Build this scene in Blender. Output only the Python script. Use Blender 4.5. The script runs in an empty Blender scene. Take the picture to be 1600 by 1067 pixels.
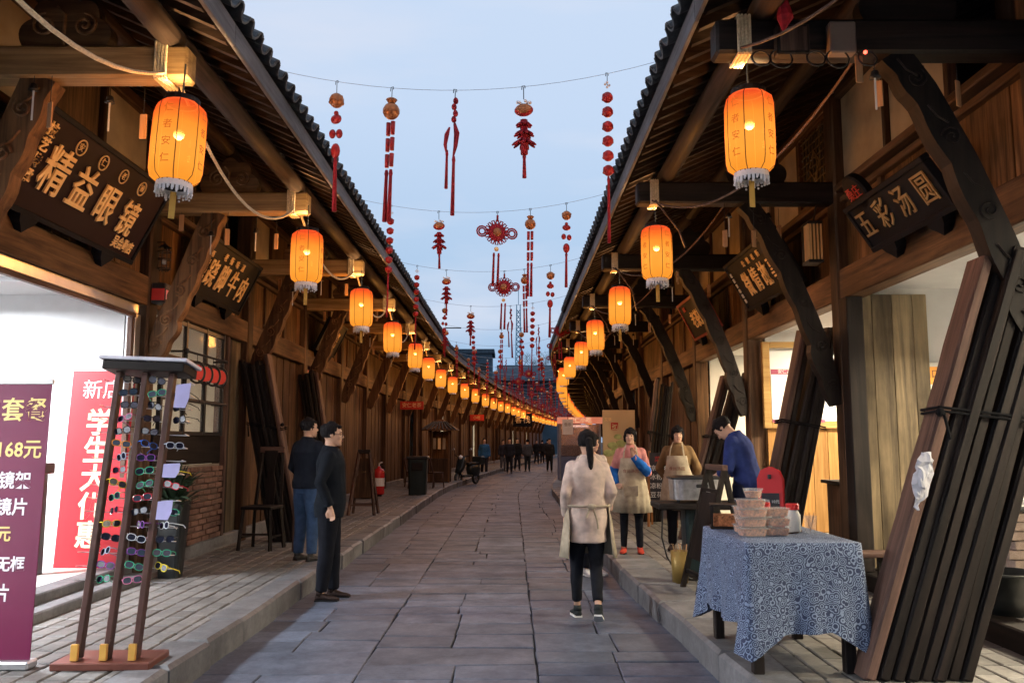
import bpy, bmesh, math, random
from mathutils import Vector, Matrix, Euler
R = math.radians
rnd = random.Random(7)
SC = bpy.context.scene
COL = SC.collection

# ------------------------------------------------------------------ camera
PITCH = math.atan(157 / 1333)
cd = bpy.data.cameras.new('camera'); cam = bpy.data.objects.new('camera', cd); COL.objects.link(cam)
cd.sensor_width = 36; cd.lens = 36 * 1333 / 1600; cd.clip_start = .05; cd.clip_end = 3000
cam.location = (0, 0, 1.52); cam.rotation_euler = (math.pi / 2 + PITCH, 0, 0)
SC.camera = cam
# ------------------------------------------------------------------ dusk sky
W = bpy.data.worlds.new('World'); SC.world = W; W.use_nodes = True
nt = W.node_tree; nt.nodes.clear()
def wn(t, **k):
    n = nt.nodes.new(t)
    for a, b in k.items(): setattr(n, a, b)
    return n
def wl(a, b): nt.links.new(a, b)
sky = wn('ShaderNodeTexSky', sky_type='NISHITA', sun_disc=False, sun_elevation=R(4), sun_rotation=R(200))
tc = wn('ShaderNodeTexCoord'); sep = wn('ShaderNodeSeparateXYZ'); wl(tc.outputs['Generated'], sep.inputs[0])
rp = wn('ShaderNodeValToRGB'); e = rp.color_ramp.elements
e[0].position = 0.0; e[0].color = (.225, .38, .60, 1)
e[1].position = 1.0; e[1].color = (.56, .65, .81, 1)
for p, c in ((.08, (.255, .43, .68)), (.2, (.38, .53, .74)), (.36, (.50, .62, .81)), (.6, (.56, .66, .83))):
    q = e.new(p); q.color = (*c, 1)
wl(sep.outputs['Z'], rp.inputs[0])
mp = wn('ShaderNodeMapping'); mp.inputs['Scale'].default_value = (1.3, 1.3, 6); wl(tc.outputs['Generated'], mp.inputs[0])
nz = wn('ShaderNodeTexNoise'); nz.inputs['Scale'].default_value = 1.9; nz.inputs['Detail'].default_value = 5; wl(mp.outputs[0], nz.inputs['Vector'])
cr = wn('ShaderNodeValToRGB'); cr.color_ramp.elements[0].position = .42; cr.color_ramp.elements[1].position = .72
wl(nz.outputs[0], cr.inputs[0])
cf = wn('ShaderNodeMath', operation='MULTIPLY'); cf.inputs[1].default_value = .85; wl(cr.outputs[0], cf.inputs[0])
mx = wn('ShaderNodeMixRGB'); mx.inputs[2].default_value = (.66, .69, .80, 1); wl(cf.outputs[0], mx.inputs[0]); wl(rp.outputs[0], mx.inputs[1])
sm = wn('ShaderNodeMixRGB', blend_type='ADD'); sm.inputs[0].default_value = .012
wl(mx.outputs[0], sm.inputs[1]); wl(sky.outputs[0], sm.inputs[2])
bg = wn('ShaderNodeBackground'); bg.inputs['Strength'].default_value = 1.1
wl(sm.outputs[0], bg.inputs['Color'])
wo = wn('ShaderNodeOutputWorld'); wl(bg.outputs[0], wo.inputs[0])
sl = bpy.data.lights.new('sun', 'SUN'); sl.energy = .05; sl.angle = R(40); sl.color = (.8, .88, 1)
so = bpy.data.objects.new('sun', sl); COL.objects.link(so); so.rotation_euler = (R(20), R(-8), 0)
SC.view_settings.view_transform = 'Standard'; SC.view_settings.look = 'None'
SC.view_settings.exposure = 0; SC.view_settings.gamma = 1
SC.render.engine = 'CYCLES'
SC.cycles.use_denoising = True
SC.cycles.max_bounces = 6; SC.cycles.transparent_max_bounces = 12; SC.cycles.caustics_reflective = False; SC.cycles.caustics_refractive = False
SC.cycles.sample_clamp_indirect = 4

# ------------------------------------------------------------------ helpers
ORD = 'first second third fourth fifth sixth seventh eighth ninth tenth eleventh twelfth thirteenth fourteenth fifteenth sixteenth seventeenth eighteenth nineteenth twentieth'.split()
TENS = {2: 'twenty', 3: 'thirty', 4: 'forty'}
def ordw(n):  # 1-based
    if n <= 20: return ORD[n - 1]
    t, u = divmod(n, 10)
    return {3: 'thirtieth', 4: 'fortieth'}.get(t) if u == 0 else TENS[t] + '-' + ORD[u - 1]
def wm(o):
    m = o.matrix_basis.copy()
    while o.parent: o = o.parent; m = o.matrix_basis @ m
    return m
def tag(o, label=None, cat=None, group=None, kind=None):
    if label: o['label'] = label
    if cat: o['category'] = cat
    if group: o['group'] = group
    if kind: o['kind'] = kind
    return o
def link(name, data, parent=None, M=None, world=False):
    o = bpy.data.objects.new(name, data); COL.objects.link(o)
    if parent: o.parent = parent
    m = M if M is not None else Matrix.Identity(4)
    if world and parent: m = wm(parent).inverted() @ m
    o.matrix_basis = m
    return o
def thing(name, label, cat, loc=(0, 0, 0), rz=0, group=None):
    o = link(name, None, None, Matrix.Translation(loc) @ Matrix.Rotation(rz, 4, 'Z'))
    o.empty_display_size = .1
    return tag(o, label, cat, group)
CH = {}
def kids(o): return CH.get(o.name, None)
def dup(o, parent=None, M=None):
    c = o.copy(); COL.objects.link(c); c.parent = parent
    if M is not None: c.matrix_basis = M
    for k in TREE.get(o, ()):
        d = dup(k, c); TREE.setdefault(c, []).append(d)
    return c
TREE = {}
def reg(root):
    for o in COL.objects:
        if o.parent: TREE.setdefault(o.parent, [])
    def walk(r):
        TREE[r] = [o for o in r.children]
        for o in TREE[r]: walk(o)
    walk(root)
def rough_board(mb, th, w, L, n=14, jit=.0035, rr=rnd):
    base = []
    for k in range(n + 1):
        z = L * k / n; c = .008; o = []
        a, b = th / 2 + rr.uniform(-jit, jit) * .5, w / 2 + rr.uniform(-jit, jit)
        for x, y in ((-a, -b + c), (-a + c, -b), (a - c, -b), (a, -b + c), (a, b - c), (a - c, b), (-a + c, b), (-a, b - c)):
            o.append((x + rr.uniform(-jit, jit) * .6, y + rr.uniform(-jit, jit) * (2.2 if k in (0, n) else .8), z + (rr.uniform(-.012, .012) if k == n else 0)))
        base.append(mb.V(o))
    for p, q in zip(base, base[1:]): mb.F([(p + j, p + (j + 1) % 8, q + (j + 1) % 8, q + j) for j in range(8)])
    mb.F([tuple(base[0] + j for j in range(8))[::-1], tuple(base[-1] + j for j in range(8))])
class MB:
    def __init__(s): s.v = []; s.f = []; s.m = []; s.T = Matrix.Identity(4); s.mi = 0
    def V(s, pts):
        n = len(s.v); T = s.T
        s.v += [tuple(T @ Vector(p)) for p in pts]; return n
    def F(s, fs, n=0):
        for f in fs: s.f.append(tuple(i + n for i in f)); s.m.append(s.mi)
    def box(s, x0, x1, y0, y1, z0, z1, ch=0, M=None):
        if x0 > x1: x0, x1 = x1, x0
        if y0 > y1: y0, y1 = y1, y0
        if z0 > z1: z0, z1 = z1, z0
        T = s.T
        if M is not None: s.T = T @ M
        if not ch:
            n = s.V([(x, y, z) for z in (z0, z1) for y in (y0, y1) for x in (x0, x1)])
            s.F([(0, 2, 3, 1), (4, 5, 7, 6), (0, 1, 5, 4), (2, 6, 7, 3), (0, 4, 6, 2), (1, 3, 7, 5)], n)
        else:
            c = min(ch, (x1 - x0) * .45, (y1 - y0) * .45, (z1 - z0) * .45)
            P = []
            for sz in (0, 1):
                for sy in (0, 1):
                    for sx in (0, 1):
                        X = (x0, x1)[sx]; Y = (y0, y1)[sy]; Z = (z0, z1)[sz]
                        dx = c * (1 - 2 * sx); dy = c * (1 - 2 * sy); dz = c * (1 - 2 * sz)
                        P += [(X, Y + dy, Z + dz), (X + dx, Y, Z + dz), (X + dx, Y + dy, Z)]
            n = s.V(P)
            ix = lambda sx, sy, sz, k: (sz * 4 + sy * 2 + sx) * 3 + k
            Fs = []
            Fs.append((ix(0,0,0,0), ix(0,0,1,0), ix(0,1,1,0), ix(0,1,0,0))); Fs.append((ix(1,0,0,0), ix(1,1,0,0), ix(1,1,1,0), ix(1,0,1,0)))
            Fs.append((ix(0,0,0,1), ix(1,0,0,1), ix(1,0,1,1), ix(0,0,1,1))); Fs.append((ix(0,1,0,1), ix(0,1,1,1), ix(1,1,1,1), ix(1,1,0,1)))
            Fs.append((ix(0,0,0,2), ix(0,1,0,2), ix(1,1,0,2), ix(1,0,0,2))); Fs.append((ix(0,0,1,2), ix(1,0,1,2), ix(1,1,1,2), ix(0,1,1,2)))
            for a in (0, 1):
                for b in (0, 1):
                    f = (ix(a,b,0,0), ix(a,b,1,0), ix(a,b,1,1), ix(a,b,0,1)); Fs.append(f if a == b else f[::-1])
                    f = (ix(a,0,b,0), ix(a,0,b,2), ix(a,1,b,2), ix(a,1,b,0)); Fs.append(f if a == b else f[::-1])
                    f = (ix(0,a,b,1), ix(1,a,b,1), ix(1,a,b,2), ix(0,a,b,2)); Fs.append(f if a == b else f[::-1])
            for sz in (0, 1):
                for sy in (0, 1):
                    for sx in (0, 1):
                        f = (ix(sx,sy,sz,0), ix(sx,sy,sz,1), ix(sx,sy,sz,2)); Fs.append(f if (sx + sy + sz) % 2 == 0 else f[::-1])
            s.F(Fs, n)
        s.T = T; return s
    def bar(s, a, b, w, h=None, up=(0, 0, 1), ch=0):
        a = Vector(a); b = Vector(b); d = b - a; L = d.length
        x = d.normalized(); u = Vector(up); y = u.cross(x)
        if y.length < 1e-4: y = Vector((1, 0, 0)).cross(x)
        y.normalize(); z = x.cross(y)
        M = Matrix(((x.x, y.x, z.x, a.x), (x.y, y.y, z.y, a.y), (x.z, y.z, z.z, a.z), (0, 0, 0, 1)))
        h = h or w
        return s.box(0, L, -w / 2, w / 2, -h / 2, h / 2, ch, M)
    def tube(s, pts, r, n=8, cap=True, ell=1.0, side=None):
        P = [Vector(p) for p in pts]; k = len(P)
        rr = list(r) if isinstance(r, (list, tuple)) else [r] * k
        ref = Vector(side) if side else None; prev = None; base = []
        for i, p in enumerate(P):
            t = (P[min(i + 1, k - 1)] - P[max(i - 1, 0)])
            if t.length < 1e-9: t = Vector((0, 0, 1))
            t.normalize()
            if ref is not None: a = ref - t * ref.dot(t)
            elif prev is not None: a = prev - t * prev.dot(t)
            else:
                a = Vector((0, 0, 1)).cross(t)
                if a.length < .1: a = Vector((1, 0, 0)) - t * t.x
            a.normalize(); prev = a; b = t.cross(a)
            base.append(s.V([p + (a * math.cos(q) + b * math.sin(q) * ell) * rr[i] for q in [2 * math.pi * j / n for j in range(n)]]))
        for i in range(k - 1):
            s.F([(base[i] + j, base[i] + (j + 1) % n, base[i + 1] + (j + 1) % n, base[i + 1] + j) for j in range(n)])
        if cap:
            s.F([tuple(base[0] + j for j in range(n))[::-1], tuple(base[-1] + j for j in range(n))])
        return s
    def lathe(s, prof, n=16, c=(0, 0, 0), cap=True, ph=0):
        base = []
        for r, z in prof:
            base.append(s.V([(c[0] + r * math.cos(2 * math.pi * j / n + ph), c[1] + r * math.sin(2 * math.pi * j / n + ph), c[2] + z) for j in range(n)]))
        for i in range(len(prof) - 1):
            s.F([(base[i] + j, base[i] + (j + 1) % n, base[i + 1] + (j + 1) % n, base[i + 1] + j) for j in range(n)])
        if cap: s.F([tuple(base[0] + j for j in range(n))[::-1], tuple(base[-1] + j for j in range(n))])
        return s
    def rings(s, st, n=16, cap=True):  # (cx,cy,cz,rx,ry[,power])
        base = []
        for q in st:
            cx, cy, cz, rx, ry = q[:5]; pw = q[5] if len(q) > 5 else 1
            pts = []
            for j in range(n):
                a = 2 * math.pi * j / n; ca, sa = math.cos(a), math.sin(a)
                pts.append((cx + rx * math.copysign(abs(ca) ** pw, ca), cy + ry * math.copysign(abs(sa) ** pw, sa), cz))
            base.append(s.V(pts))
        for i in range(len(st) - 1):
            s.F([(base[i] + j, base[i] + (j + 1) % n, base[i + 1] + (j + 1) % n, base[i + 1] + j) for j in range(n)])
        if cap: s.F([tuple(base[0] + j for j in range(n))[::-1], tuple(base[-1] + j for j in range(n))])
        return s
    def ball(s, c, r, n=10, m=7, sc=(1, 1, 1)):
        st = []
        for i in range(m + 1):
            a = math.pi * i / m
            rr = max(.001, math.sin(a)); st.append((c[0], c[1], c[2] - math.cos(a) * r * sc[2], rr * r * sc[0], rr * r * sc[1]))
        return s.rings(st, n)
    def prism(s, poly, axis, a0, a1):
        k = len(poly)
        def mk(p, a): return {'x': (a, p[0], p[1]), 'y': (p[0], a, p[1]), 'z': (p[0], p[1], a)}[axis]
        n = s.V([mk(p, a0) for p in poly] + [mk(p, a1) for p in poly])
        s.F([tuple(range(k)), tuple(range(k, 2 * k))[::-1]] + [(i, i + k, (i + 1) % k + k, (i + 1) % k) for i in range(k)], n)
        return s
    def mesh(s, name, mat, smooth=False, fix=False):
        me = bpy.data.meshes.new(name); me.from_pydata(s.v, [], s.f)
        mats = mat if isinstance(mat, (list, tuple)) else [mat]
        for m in mats: me.materials.append(m)
        if len(mats) > 1: me.polygons.foreach_set('material_index', s.m)
        if smooth: me.polygons.foreach_set('use_smooth', [True] * len(me.polygons))
        if fix:
            b = bmesh.new(); b.from_mesh(me); bmesh.ops.recalc_face_normals(b, faces=b.faces); b.to_mesh(me); b.free()
        me.update(); return me
    def build(s, name, mat, parent=None, smooth=False, M=None, world=False, fix=True):
        return link(name, s.mesh(name, mat, smooth, fix), parent, M, world)
def B(*a, **k): return MB().box(*a, **k)
CACHE = {}
def cpart(name, key, fn, mat, parent, loc=(0, 0, 0), rot=None, smooth=False):
    if key not in CACHE:
        mb = MB(); fn(mb); CACHE[key] = mb.mesh(name, mat, smooth, True)
    M = Matrix.Translation(loc)
    if rot is not None: M = M @ rot
    return link(name, CACHE[key], parent, M)
def T3(*l): return Matrix.Translation(l)
def basis(o, x, y):
    x = Vector(x).normalized(); y = Vector(y); y = (y - x * y.dot(x)).normalized(); z = x.cross(y)
    return Matrix(((x.x, y.x, z.x, o[0]), (x.y, y.y, z.y, o[1]), (x.z, y.z, z.z, o[2]), (0, 0, 0, 1)))
TXT = {}
TMP = bpy.data.scenes.new("tmp_scene")
def bake(o):
    TMP.collection.objects.link(o); vl = TMP.view_layers[0]; vl.update(); dg = vl.depsgraph
    me = bpy.data.meshes.new_from_object(o.evaluated_get(dg)); bpy.data.objects.remove(o); return me
def text_mesh(s, size, ext, mat, bold=0, align='CENTER', shear=0):
    key = (s, size, ext, mat.name, bold, align, shear)
    if key in TXT: return TXT[key]
    cu = bpy.data.curves.new('lettering', 'FONT'); cu.body = s; cu.size = size; cu.extrude = ext; cu.offset = bold
    cu.align_x = align; cu.align_y = 'CENTER'; cu.resolution_u = 2; cu.shear = shear
    o = bpy.data.objects.new('lettering', cu); me = bake(o); bpy.data.curves.remove(cu)
    me.materials.clear(); me.materials.append(mat); me.name = 'lettering'
    TXT[key] = me; return me
def text(s, size, M, mat, parent, ext=.004, bold=0, align='CENTER', world=True, name='lettering', sx=1):
    return link(name, text_mesh(s, size, ext, mat, bold, align), parent, M @ Matrix.Diagonal((sx, 1, 1, 1)), world)
def spiral(c, r0, r1, a0, turns, n, pl):
    out = []
    for i in range(n + 1):
        t = i / n; a = a0 + turns * 2 * math.pi * t; r = r0 + (r1 - r0) * t
        out.append(pl(c[0] + r * math.cos(a), c[1] + r * math.sin(a)))
    return out

# ------------------------------------------------------------------ materials
MT = {}
def nodes(name):
    m = bpy.data.materials.new(name); m.use_nodes = True; t = m.node_tree
    b = t.nodes['Principled BSDF']; MT[name] = m
    def N(ty, **k):
        n = t.nodes.new(ty)
        for a, v in k.items():
            if a[0] == '_': n.inputs[a[1:].replace('_', ' ')].default_value = v
            else: setattr(n, a, v)
        return n
    return m, t, b, N, (lambda a, c: t.links.new(a, c))
def coords(N, L, scale, rand=True):
    tc = N('ShaderNodeTexCoord')
    src = tc.outputs['Object']
    if rand:
        oi = N('ShaderNodeObjectInfo'); mu = N('ShaderNodeVectorMath', operation='SCALE'); mu.inputs['Scale'].default_value = 37.0
        cb = N('ShaderNodeCombineXYZ'); L(oi.outputs['Random'], cb.inputs[0]); L(oi.outputs['Random'], cb.inputs[1]); L(oi.outputs['Random'], cb.inputs[2])
        L(cb.outputs[0], mu.inputs[0]); ad = N('ShaderNodeVectorMath', operation='ADD'); L(src, ad.inputs[0]); L(mu.outputs[0], ad.inputs[1]); src = ad.outputs[0]
    mpn = N('ShaderNodeMapping'); mpn.inputs['Scale'].default_value = scale; L(src, mpn.inputs[0])
    return mpn.outputs[0], src
def plain(name, col, rough=.6, metal=0, var=.15, scale=6, bump=0, spec=.25, tr=0):
    m, t, b, N, L = nodes(name)
    b.inputs['Roughness'].default_value = rough; b.inputs['Metallic'].default_value = metal
    b.inputs['Specular IOR Level'].default_value = spec
    if tr: b.inputs['Transmission Weight'].default_value = tr
    v, s = coords(N, L, (scale,) * 3)
    nz = N('ShaderNodeTexNoise', _Scale=1.0, _Detail=5.0); L(v, nz.inputs['Vector'])
    r = N('ShaderNodeValToRGB'); r.color_ramp.elements[0].position = .3; r.color_ramp.elements[1].position = .7
    r.color_ramp.elements[0].color = (*[c * (1 - var) for c in col], 1); r.color_ramp.elements[1].color = (*[min(1, c * (1 + var)) for c in col], 1)
    L(nz.outputs[0], r.inputs[0]); L(r.outputs[0], b.inputs['Base Color'])
    if bump:
        bu = N('ShaderNodeBump', _Strength=bump, _Distance=.01); L(nz.outputs[0], bu.inputs['Height']); L(bu.outputs[0], b.inputs['Normal'])
    return m
def wood(name, c0, c1, axis='z', rough=.62, var=.35, stain=.5, grain=1.0, bump=.35, spec=.16):
    """c0 dark grain, c1 light grain; axis = direction of the grain in object space"""
    m, t, b, N, L = nodes(name)
    sc = [22 * grain] * 3; sc['xyz'.index(axis)] = 1.1 * grain
    v, s = coords(N, L, sc)
    nz = N('ShaderNodeTexNoise', _Scale=1.0, _Detail=7.0, _Roughness=.65, _Distortion=.6); L(v, nz.inputs['Vector'])
    r = N('ShaderNodeValToRGB'); r.color_ramp.elements[0].position = .34; r.color_ramp.elements[1].position = .66
    r.color_ramp.elements[0].color = (*c0, 1); r.color_ramp.elements[1].color = (*c1, 1); L(nz.outputs[0], r.inputs[0])
    ms = [2.2] * 3; ms['xyz'.index(axis)] = .8
    mp2 = N('ShaderNodeMapping'); mp2.inputs['Scale'].default_value = ms; L(s, mp2.inputs[0])
    n2 = N('ShaderNodeTexNoise', _Scale=1.0, _Detail=5.0, _Roughness=.6); L(mp2.outputs[0], n2.inputs['Vector'])
    r2 = N('ShaderNodeValToRGB'); r2.color_ramp.elements[0].position = .35; r2.color_ramp.elements[1].position = .68
    k = 1 - stain; r2.color_ramp.elements[0].color = (k, k * .97, k * .95, 1); r2.color_ramp.elements[1].color = (1, 1, 1, 1); L(n2.outputs[0], r2.inputs[0])
    mu = N('ShaderNodeMixRGB', blend_type='MULTIPLY'); mu.inputs[0].default_value = 1; L(r.outputs[0], mu.inputs[1]); L(r2.outputs[0], mu.inputs[2])
    oi = N('ShaderNodeObjectInfo'); mr = N('ShaderNodeMapRange'); mr.inputs['To Min'].default_value = 1 - var; mr.inputs['To Max'].default_value = 1 + var * .6
    L(oi.outputs['Random'], mr.inputs[0]); hs = N('ShaderNodeHueSaturation'); L(mr.outputs[0], hs.inputs['Value']); L(mu.outputs[0], hs.inputs['Color'])
    L(hs.outputs[0], b.inputs['Base Color'])
    rr = N('ShaderNodeMapRange'); rr.inputs['To Min'].default_value = rough + .15; rr.inputs['To Max'].default_value = rough - .12; L(n2.outputs[0], rr.inputs[0]); L(rr.outputs[0], b.inputs['Roughness'])
    b.inputs['Specular IOR Level'].default_value = spec
    bu = N('ShaderNodeBump', _Strength=bump, _Distance=.006); L(nz.outputs[0], bu.inputs['Height']); L(bu.outputs[0], b.inputs['Normal'])
    return m
def stone(name, c0, c1, rough=.6, var=.25, bump=.5, sc=3.0, tint=None):
    m, t, b, N, L = nodes(name)
    v, s = coords(N, L, (sc,) * 3)
    nz = N('ShaderNodeTexNoise', _Scale=1.0, _Detail=9.0, _Roughness=.68); L(v, nz.inputs['Vector'])
    r = N('ShaderNodeValToRGB'); r.color_ramp.elements[0].position = .3; r.color_ramp.elements[1].position = .72
    r.color_ramp.elements[0].color = (*c0, 1); r.color_ramp.elements[1].color = (*c1, 1); L(nz.outputs[0], r.inputs[0])
    n2 = N('ShaderNodeTexNoise', _Scale=sc * 9, _Detail=6.0, _Roughness=.7); L(s, n2.inputs['Vector'])
    oi = N('ShaderNodeObjectInfo'); mr = N('ShaderNodeMapRange'); mr.inputs['To Min'].default_value = 1 - var; mr.inputs['To Max'].default_value = 1 + var
    L(oi.outputs['Random'], mr.inputs[0]); hs = N('ShaderNodeHueSaturation'); L(mr.outputs[0], hs.inputs['Value']); L(r.outputs[0], hs.inputs['Color'])
    mu = N('ShaderNodeMixRGB', blend_type='MULTIPLY'); mu.inputs[0].default_value = .55
    r3 = N('ShaderNodeValToRGB'); r3.color_ramp.elements[0].position = .3; r3.color_ramp.elements[1].position = .6; r3.color_ramp.elements[0].color = (.45, .45, .47, 1); L(n2.outputs[0], r3.inputs[0])
    L(hs.outputs[0], mu.inputs[1]); L(r3.outputs[0], mu.inputs[2]); L(mu.outputs[0], b.inputs['Base Color'])
    rr = N('ShaderNodeMapRange'); rr.inputs['To Min'].default_value = rough + .2; rr.inputs['To Max'].default_value = rough - .2; L(nz.outputs[0], rr.inputs[0]); L(rr.outputs[0], b.inputs['Roughness'])
    ad = N('ShaderNodeMath', operation='ADD'); L(nz.outputs[0], ad.inputs[0]); ml = N('ShaderNodeMath', operation='MULTIPLY'); ml.inputs[1].default_value = .35; L(n2.outputs[0], ml.inputs[0]); L(ml.outputs[0], ad.inputs[1])
    bu = N('ShaderNodeBump', _Strength=bump, _Distance=.012); L(ad.outputs[0], bu.inputs['Height']); L(bu.outputs[0], b.inputs['Normal'])
    return m
def emit(name, col, s):
    m, t, b, N, L = nodes(name)
    b.inputs['Base Color'].default_value = (.6, .6, .6, 1)
    b.inputs['Emission Color'].default_value = (*col, 1); b.inputs['Emission Strength'].default_value = s
    return m
wz = {}
for ax in 'xyz':
    wz['plank' + ax] = wood('plank_wood_' + ax, (.034, .018, .010), (.155, .082, .042), ax)
    wz['upper' + ax] = wood('upper_wood_' + ax, (.065, .028, .011), (.27, .14, .058), ax, stain=.7)
    wz['beam' + ax] = wood('beam_wood_' + ax, (.055, .025, .012), (.25, .13, .06), ax, stain=.6, grain=.8)
    wz['light' + ax] = wood('lamplit_beam_wood_' + ax, (.22, .13, .055), (.52, .34, .16), ax, stain=.5, grain=.8)  # lantern light on the left tie beams painted in as a lighter tone
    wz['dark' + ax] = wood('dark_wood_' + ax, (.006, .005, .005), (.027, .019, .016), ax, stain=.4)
    wz['grey' + ax] = wood('weathered_wood_' + ax, (.085, .064, .04), (.22, .17, .105), ax, stain=.65)
    wz['pink' + ax] = wood('reddish_board_' + ax, (.045, .027, .022), (.15, .088, .068), ax, stain=.4)
    wz['rafter' + ax] = wood('rafter_wood_' + ax, (.014, .009, .008), (.06, .038, .028), ax, stain=.5)  # darkened so that the shade under the eaves sits in the colour
    wz['fascia' + ax] = wood('fascia_wood_' + ax, (.09, .085, .095), (.20, .19, .205), ax, stain=.5, var=.15)
M_street = stone('street_stone', (.028, .038, .062), (.105, .127, .178), rough=.62)
M_side = stone('brick_paver', (.07, .066, .062), (.20, .185, .172), rough=.62, var=.22)
M_kerb = stone('kerb_stone', (.065, .066, .072), (.18, .178, .185), rough=.6)
M_joint = plain('joint_dirt', (.055, .05, .048), .9)
M_tile = stone('roof_tile_clay', (.022, .026, .032), (.07, .08, .09), rough=.7, sc=6)
M_plaster = plain('aged_plaster', (.33, .26, .165), .85, var=.3, scale=2.5, bump=.2)
M_white = plain('white_paint', (.78, .79, .8), .6, var=.04)
M_cream = plain('cream_paint', (.74, .68, .54), .7, var=.05, scale=1.5)
M_ceil = plain('ceiling_paint', (.7, .68, .62), .8, var=.04)
M_black = plain('black_metal', (.018, .019, .021), .4, var=.2)
M_iron = plain('dark_iron', (.03, .03, .033), .5, .7)
M_alu = plain('aluminium', (.62, .63, .65), .32, .9, var=.1)
M_gold = plain('gold_paint', (.88, .60, .28), .5, .1, var=.15)
M_cream_gold = plain('cream_gold_paint', (.78, .60, .34), .5, .0, var=.1)
M_red = plain('red_paint', (.42, .03, .025), .5)
M_redcloth = plain('red_tassel_thread', (.24, .008, .016), .7, var=.3, scale=40)
M_redball = plain('red_foil', (.33, .02, .02), .35, .1, var=.4, scale=30)
M_goldfoil = plain('gold_foil', (.36, .13, .05), .35, .4, var=.3, scale=25)
M_rope = plain('rope_fibre', (.62, .50, .33), .9, var=.25, scale=60, bump=.5)
M_signboard = plain('black_lacquer_board', (.004, .005, .008), .6, spec=.1, var=.3, scale=3)
M_signbrown = plain('brown_lacquer_board', (.016, .0065, .008), .6, spec=.1, var=.3, scale=1.5)
M_skin = plain('skin', (.55, .34, .24), .55, var=.06)
M_hair = plain('black_hair', (.007, .006, .007), .8, spec=.12, var=.3, scale=50)

M_paper = plain('white_paper', (.75, .75, .72), .8, var=.05)
# ------------------------------------------------------------------ street geometry
def cen(Y):
    u = max(0, Y - 24); return .085 * u * u / (u + 6) + .0004 * u * u
def phi(Y): return math.atan((cen(Y + .5) - cen(Y - .5)))
XL, XR, PITCHB = -3.8, 3.3, 3.3
LP0, RP0 = 5.4, 5.05           # tie beam / post positions on the left and right rows
NB = 26
ground = MB().box(-1500, 1500, -60, 2900, -.5, -.12).build('ground', plain('bare_earth', (.06, .055, .05), .95)); tag(ground, kind='structure')

def strip(name, xa, xb, z0, z1, mat, y0=-4, y1=100, label=None):
    mb = MB(); ys = [y0 + (y1 - y0) * i / 52 for i in range(53)]
    L = [(xa + cen(y), y) for y in ys]; Rr = [(xb + cen(y), y) for y in ys]
    poly_n = mb.V([(x, y, z) for (x, y) in L for z in (z0, z1)] + [(x, y, z) for (x, y) in Rr for z in (z0, z1)])
    k = len(ys) * 2
    for i in range(len(ys) - 1):
        a = 2 * i; mb.F([(a + 1, a + 3, k + a + 3, k + a + 1), (a, k + a, k + a + 2, a + 2), (a, a + 2, a + 3, a + 1), (k + a, k + a + 1, k + a + 3, k + a + 2)])
    mb.F([(0, 1, k + 1, k), (k - 2, 2 * k - 2, 2 * k - 1, k - 1)])
    o = mb.build(name, mat); return tag(o, kind='structure')
street = strip('street', -2.25, 1.6, -.11, -.028, M_joint)
walk_l = strip('sidewalk', -3.9, -2.07, -.1, .155, M_joint)
walk_r = strip('sidewalk', 1.5, 3.42, -.1, .155, M_joint)

def slab_pts(mb, cs, zt, zb, ch, jit=0.0):
    """cs: 4 corners (x,y) ccw"""
    cx = sum(c[0] for c in cs) / 4; cy = sum(c[1] for c in cs) / 4
    def ins(p, d):
        v = Vector((cx - p[0], cy - p[1])); return (p[0] + math.copysign(d, v.x), p[1] + math.copysign(d, v.y))
    tilt = [rnd.uniform(-jit, jit) for _ in range(4)]
    P = [(c[0], c[1], zb) for c in cs] + [(c[0], c[1], zt - ch + tilt[i]) for i, c in enumerate(cs)] + [(*ins(c, ch * 1.3), zt + tilt[i]) for i, c in enumerate(cs)]
    n = mb.V(P)
    mb.F([(0, 3, 2, 1), (8, 9, 10, 11)] + [(i, (i + 1) % 4, (i + 1) % 4 + 4, i + 4) for i in range(4)] + [(i + 4, (i + 1) % 4 + 4, (i + 1) % 4 + 8, i + 8) for i in range(4)], n)
def pave(parent, pname, cols, lenf, gap, zt, zb, ch, mat, y0, y1, nobj, jit, first, xmax=None, rag=.006):
    cells = []
    for ci in range(len(cols) - 1):
        y = y0 - rnd.random() * .3
        while y < y1:
            l = lenf(); cells.append((y, ci, l)); y += l
    cells.sort()
    vis = [c for c in cells if c[0] + c[2] > first][:nobj]; vs = set(vis)
    rest = MB()
    for c in cells:
        y, ci, l = c; xa, xb = cols[ci], cols[ci + 1]
        g = gap * rnd.uniform(.5, 1.6)
        q = lambda: rnd.uniform(-rag, rag)
        cs = [(xa + g / 2 + q(), y + g / 2 + q()), (xb - g / 2 + q(), y + g / 2 + q()), (xb - g / 2 + q(), y + l - g / 2 + q()), (xa + g / 2 + q(), y + l - g / 2 + q())]
        if ci == 0: cs[0] = (xa, cs[0][1]); cs[3] = (xa, cs[3][1])
        if ci == len(cols) - 2: cs[1] = (xb, cs[1][1]); cs[2] = (xb, cs[2][1])
        if xmax and all(cs[k][0] > xmax(cs[k][1]) for k in (0, 3)): continue
        cs = [(x + cen(yy), yy) for x, yy in cs]
        if c in vs:
            cx = sum(k[0] for k in cs) / 4; cy = sum(k[1] for k in cs) / 4
            m = MB(); slab_pts(m, [(a - cx, b - cy) for a, b in cs], zt, zb, ch, jit)
            m.build(pname, mat, parent, M=T3(cx, cy, 0), fix=False)
        else: slab_pts(rest, cs, zt, zb, ch, jit)
    o = rest.build(pname + 's_beyond', mat, parent, fix=False); tag(o, kind='stuff')
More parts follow.
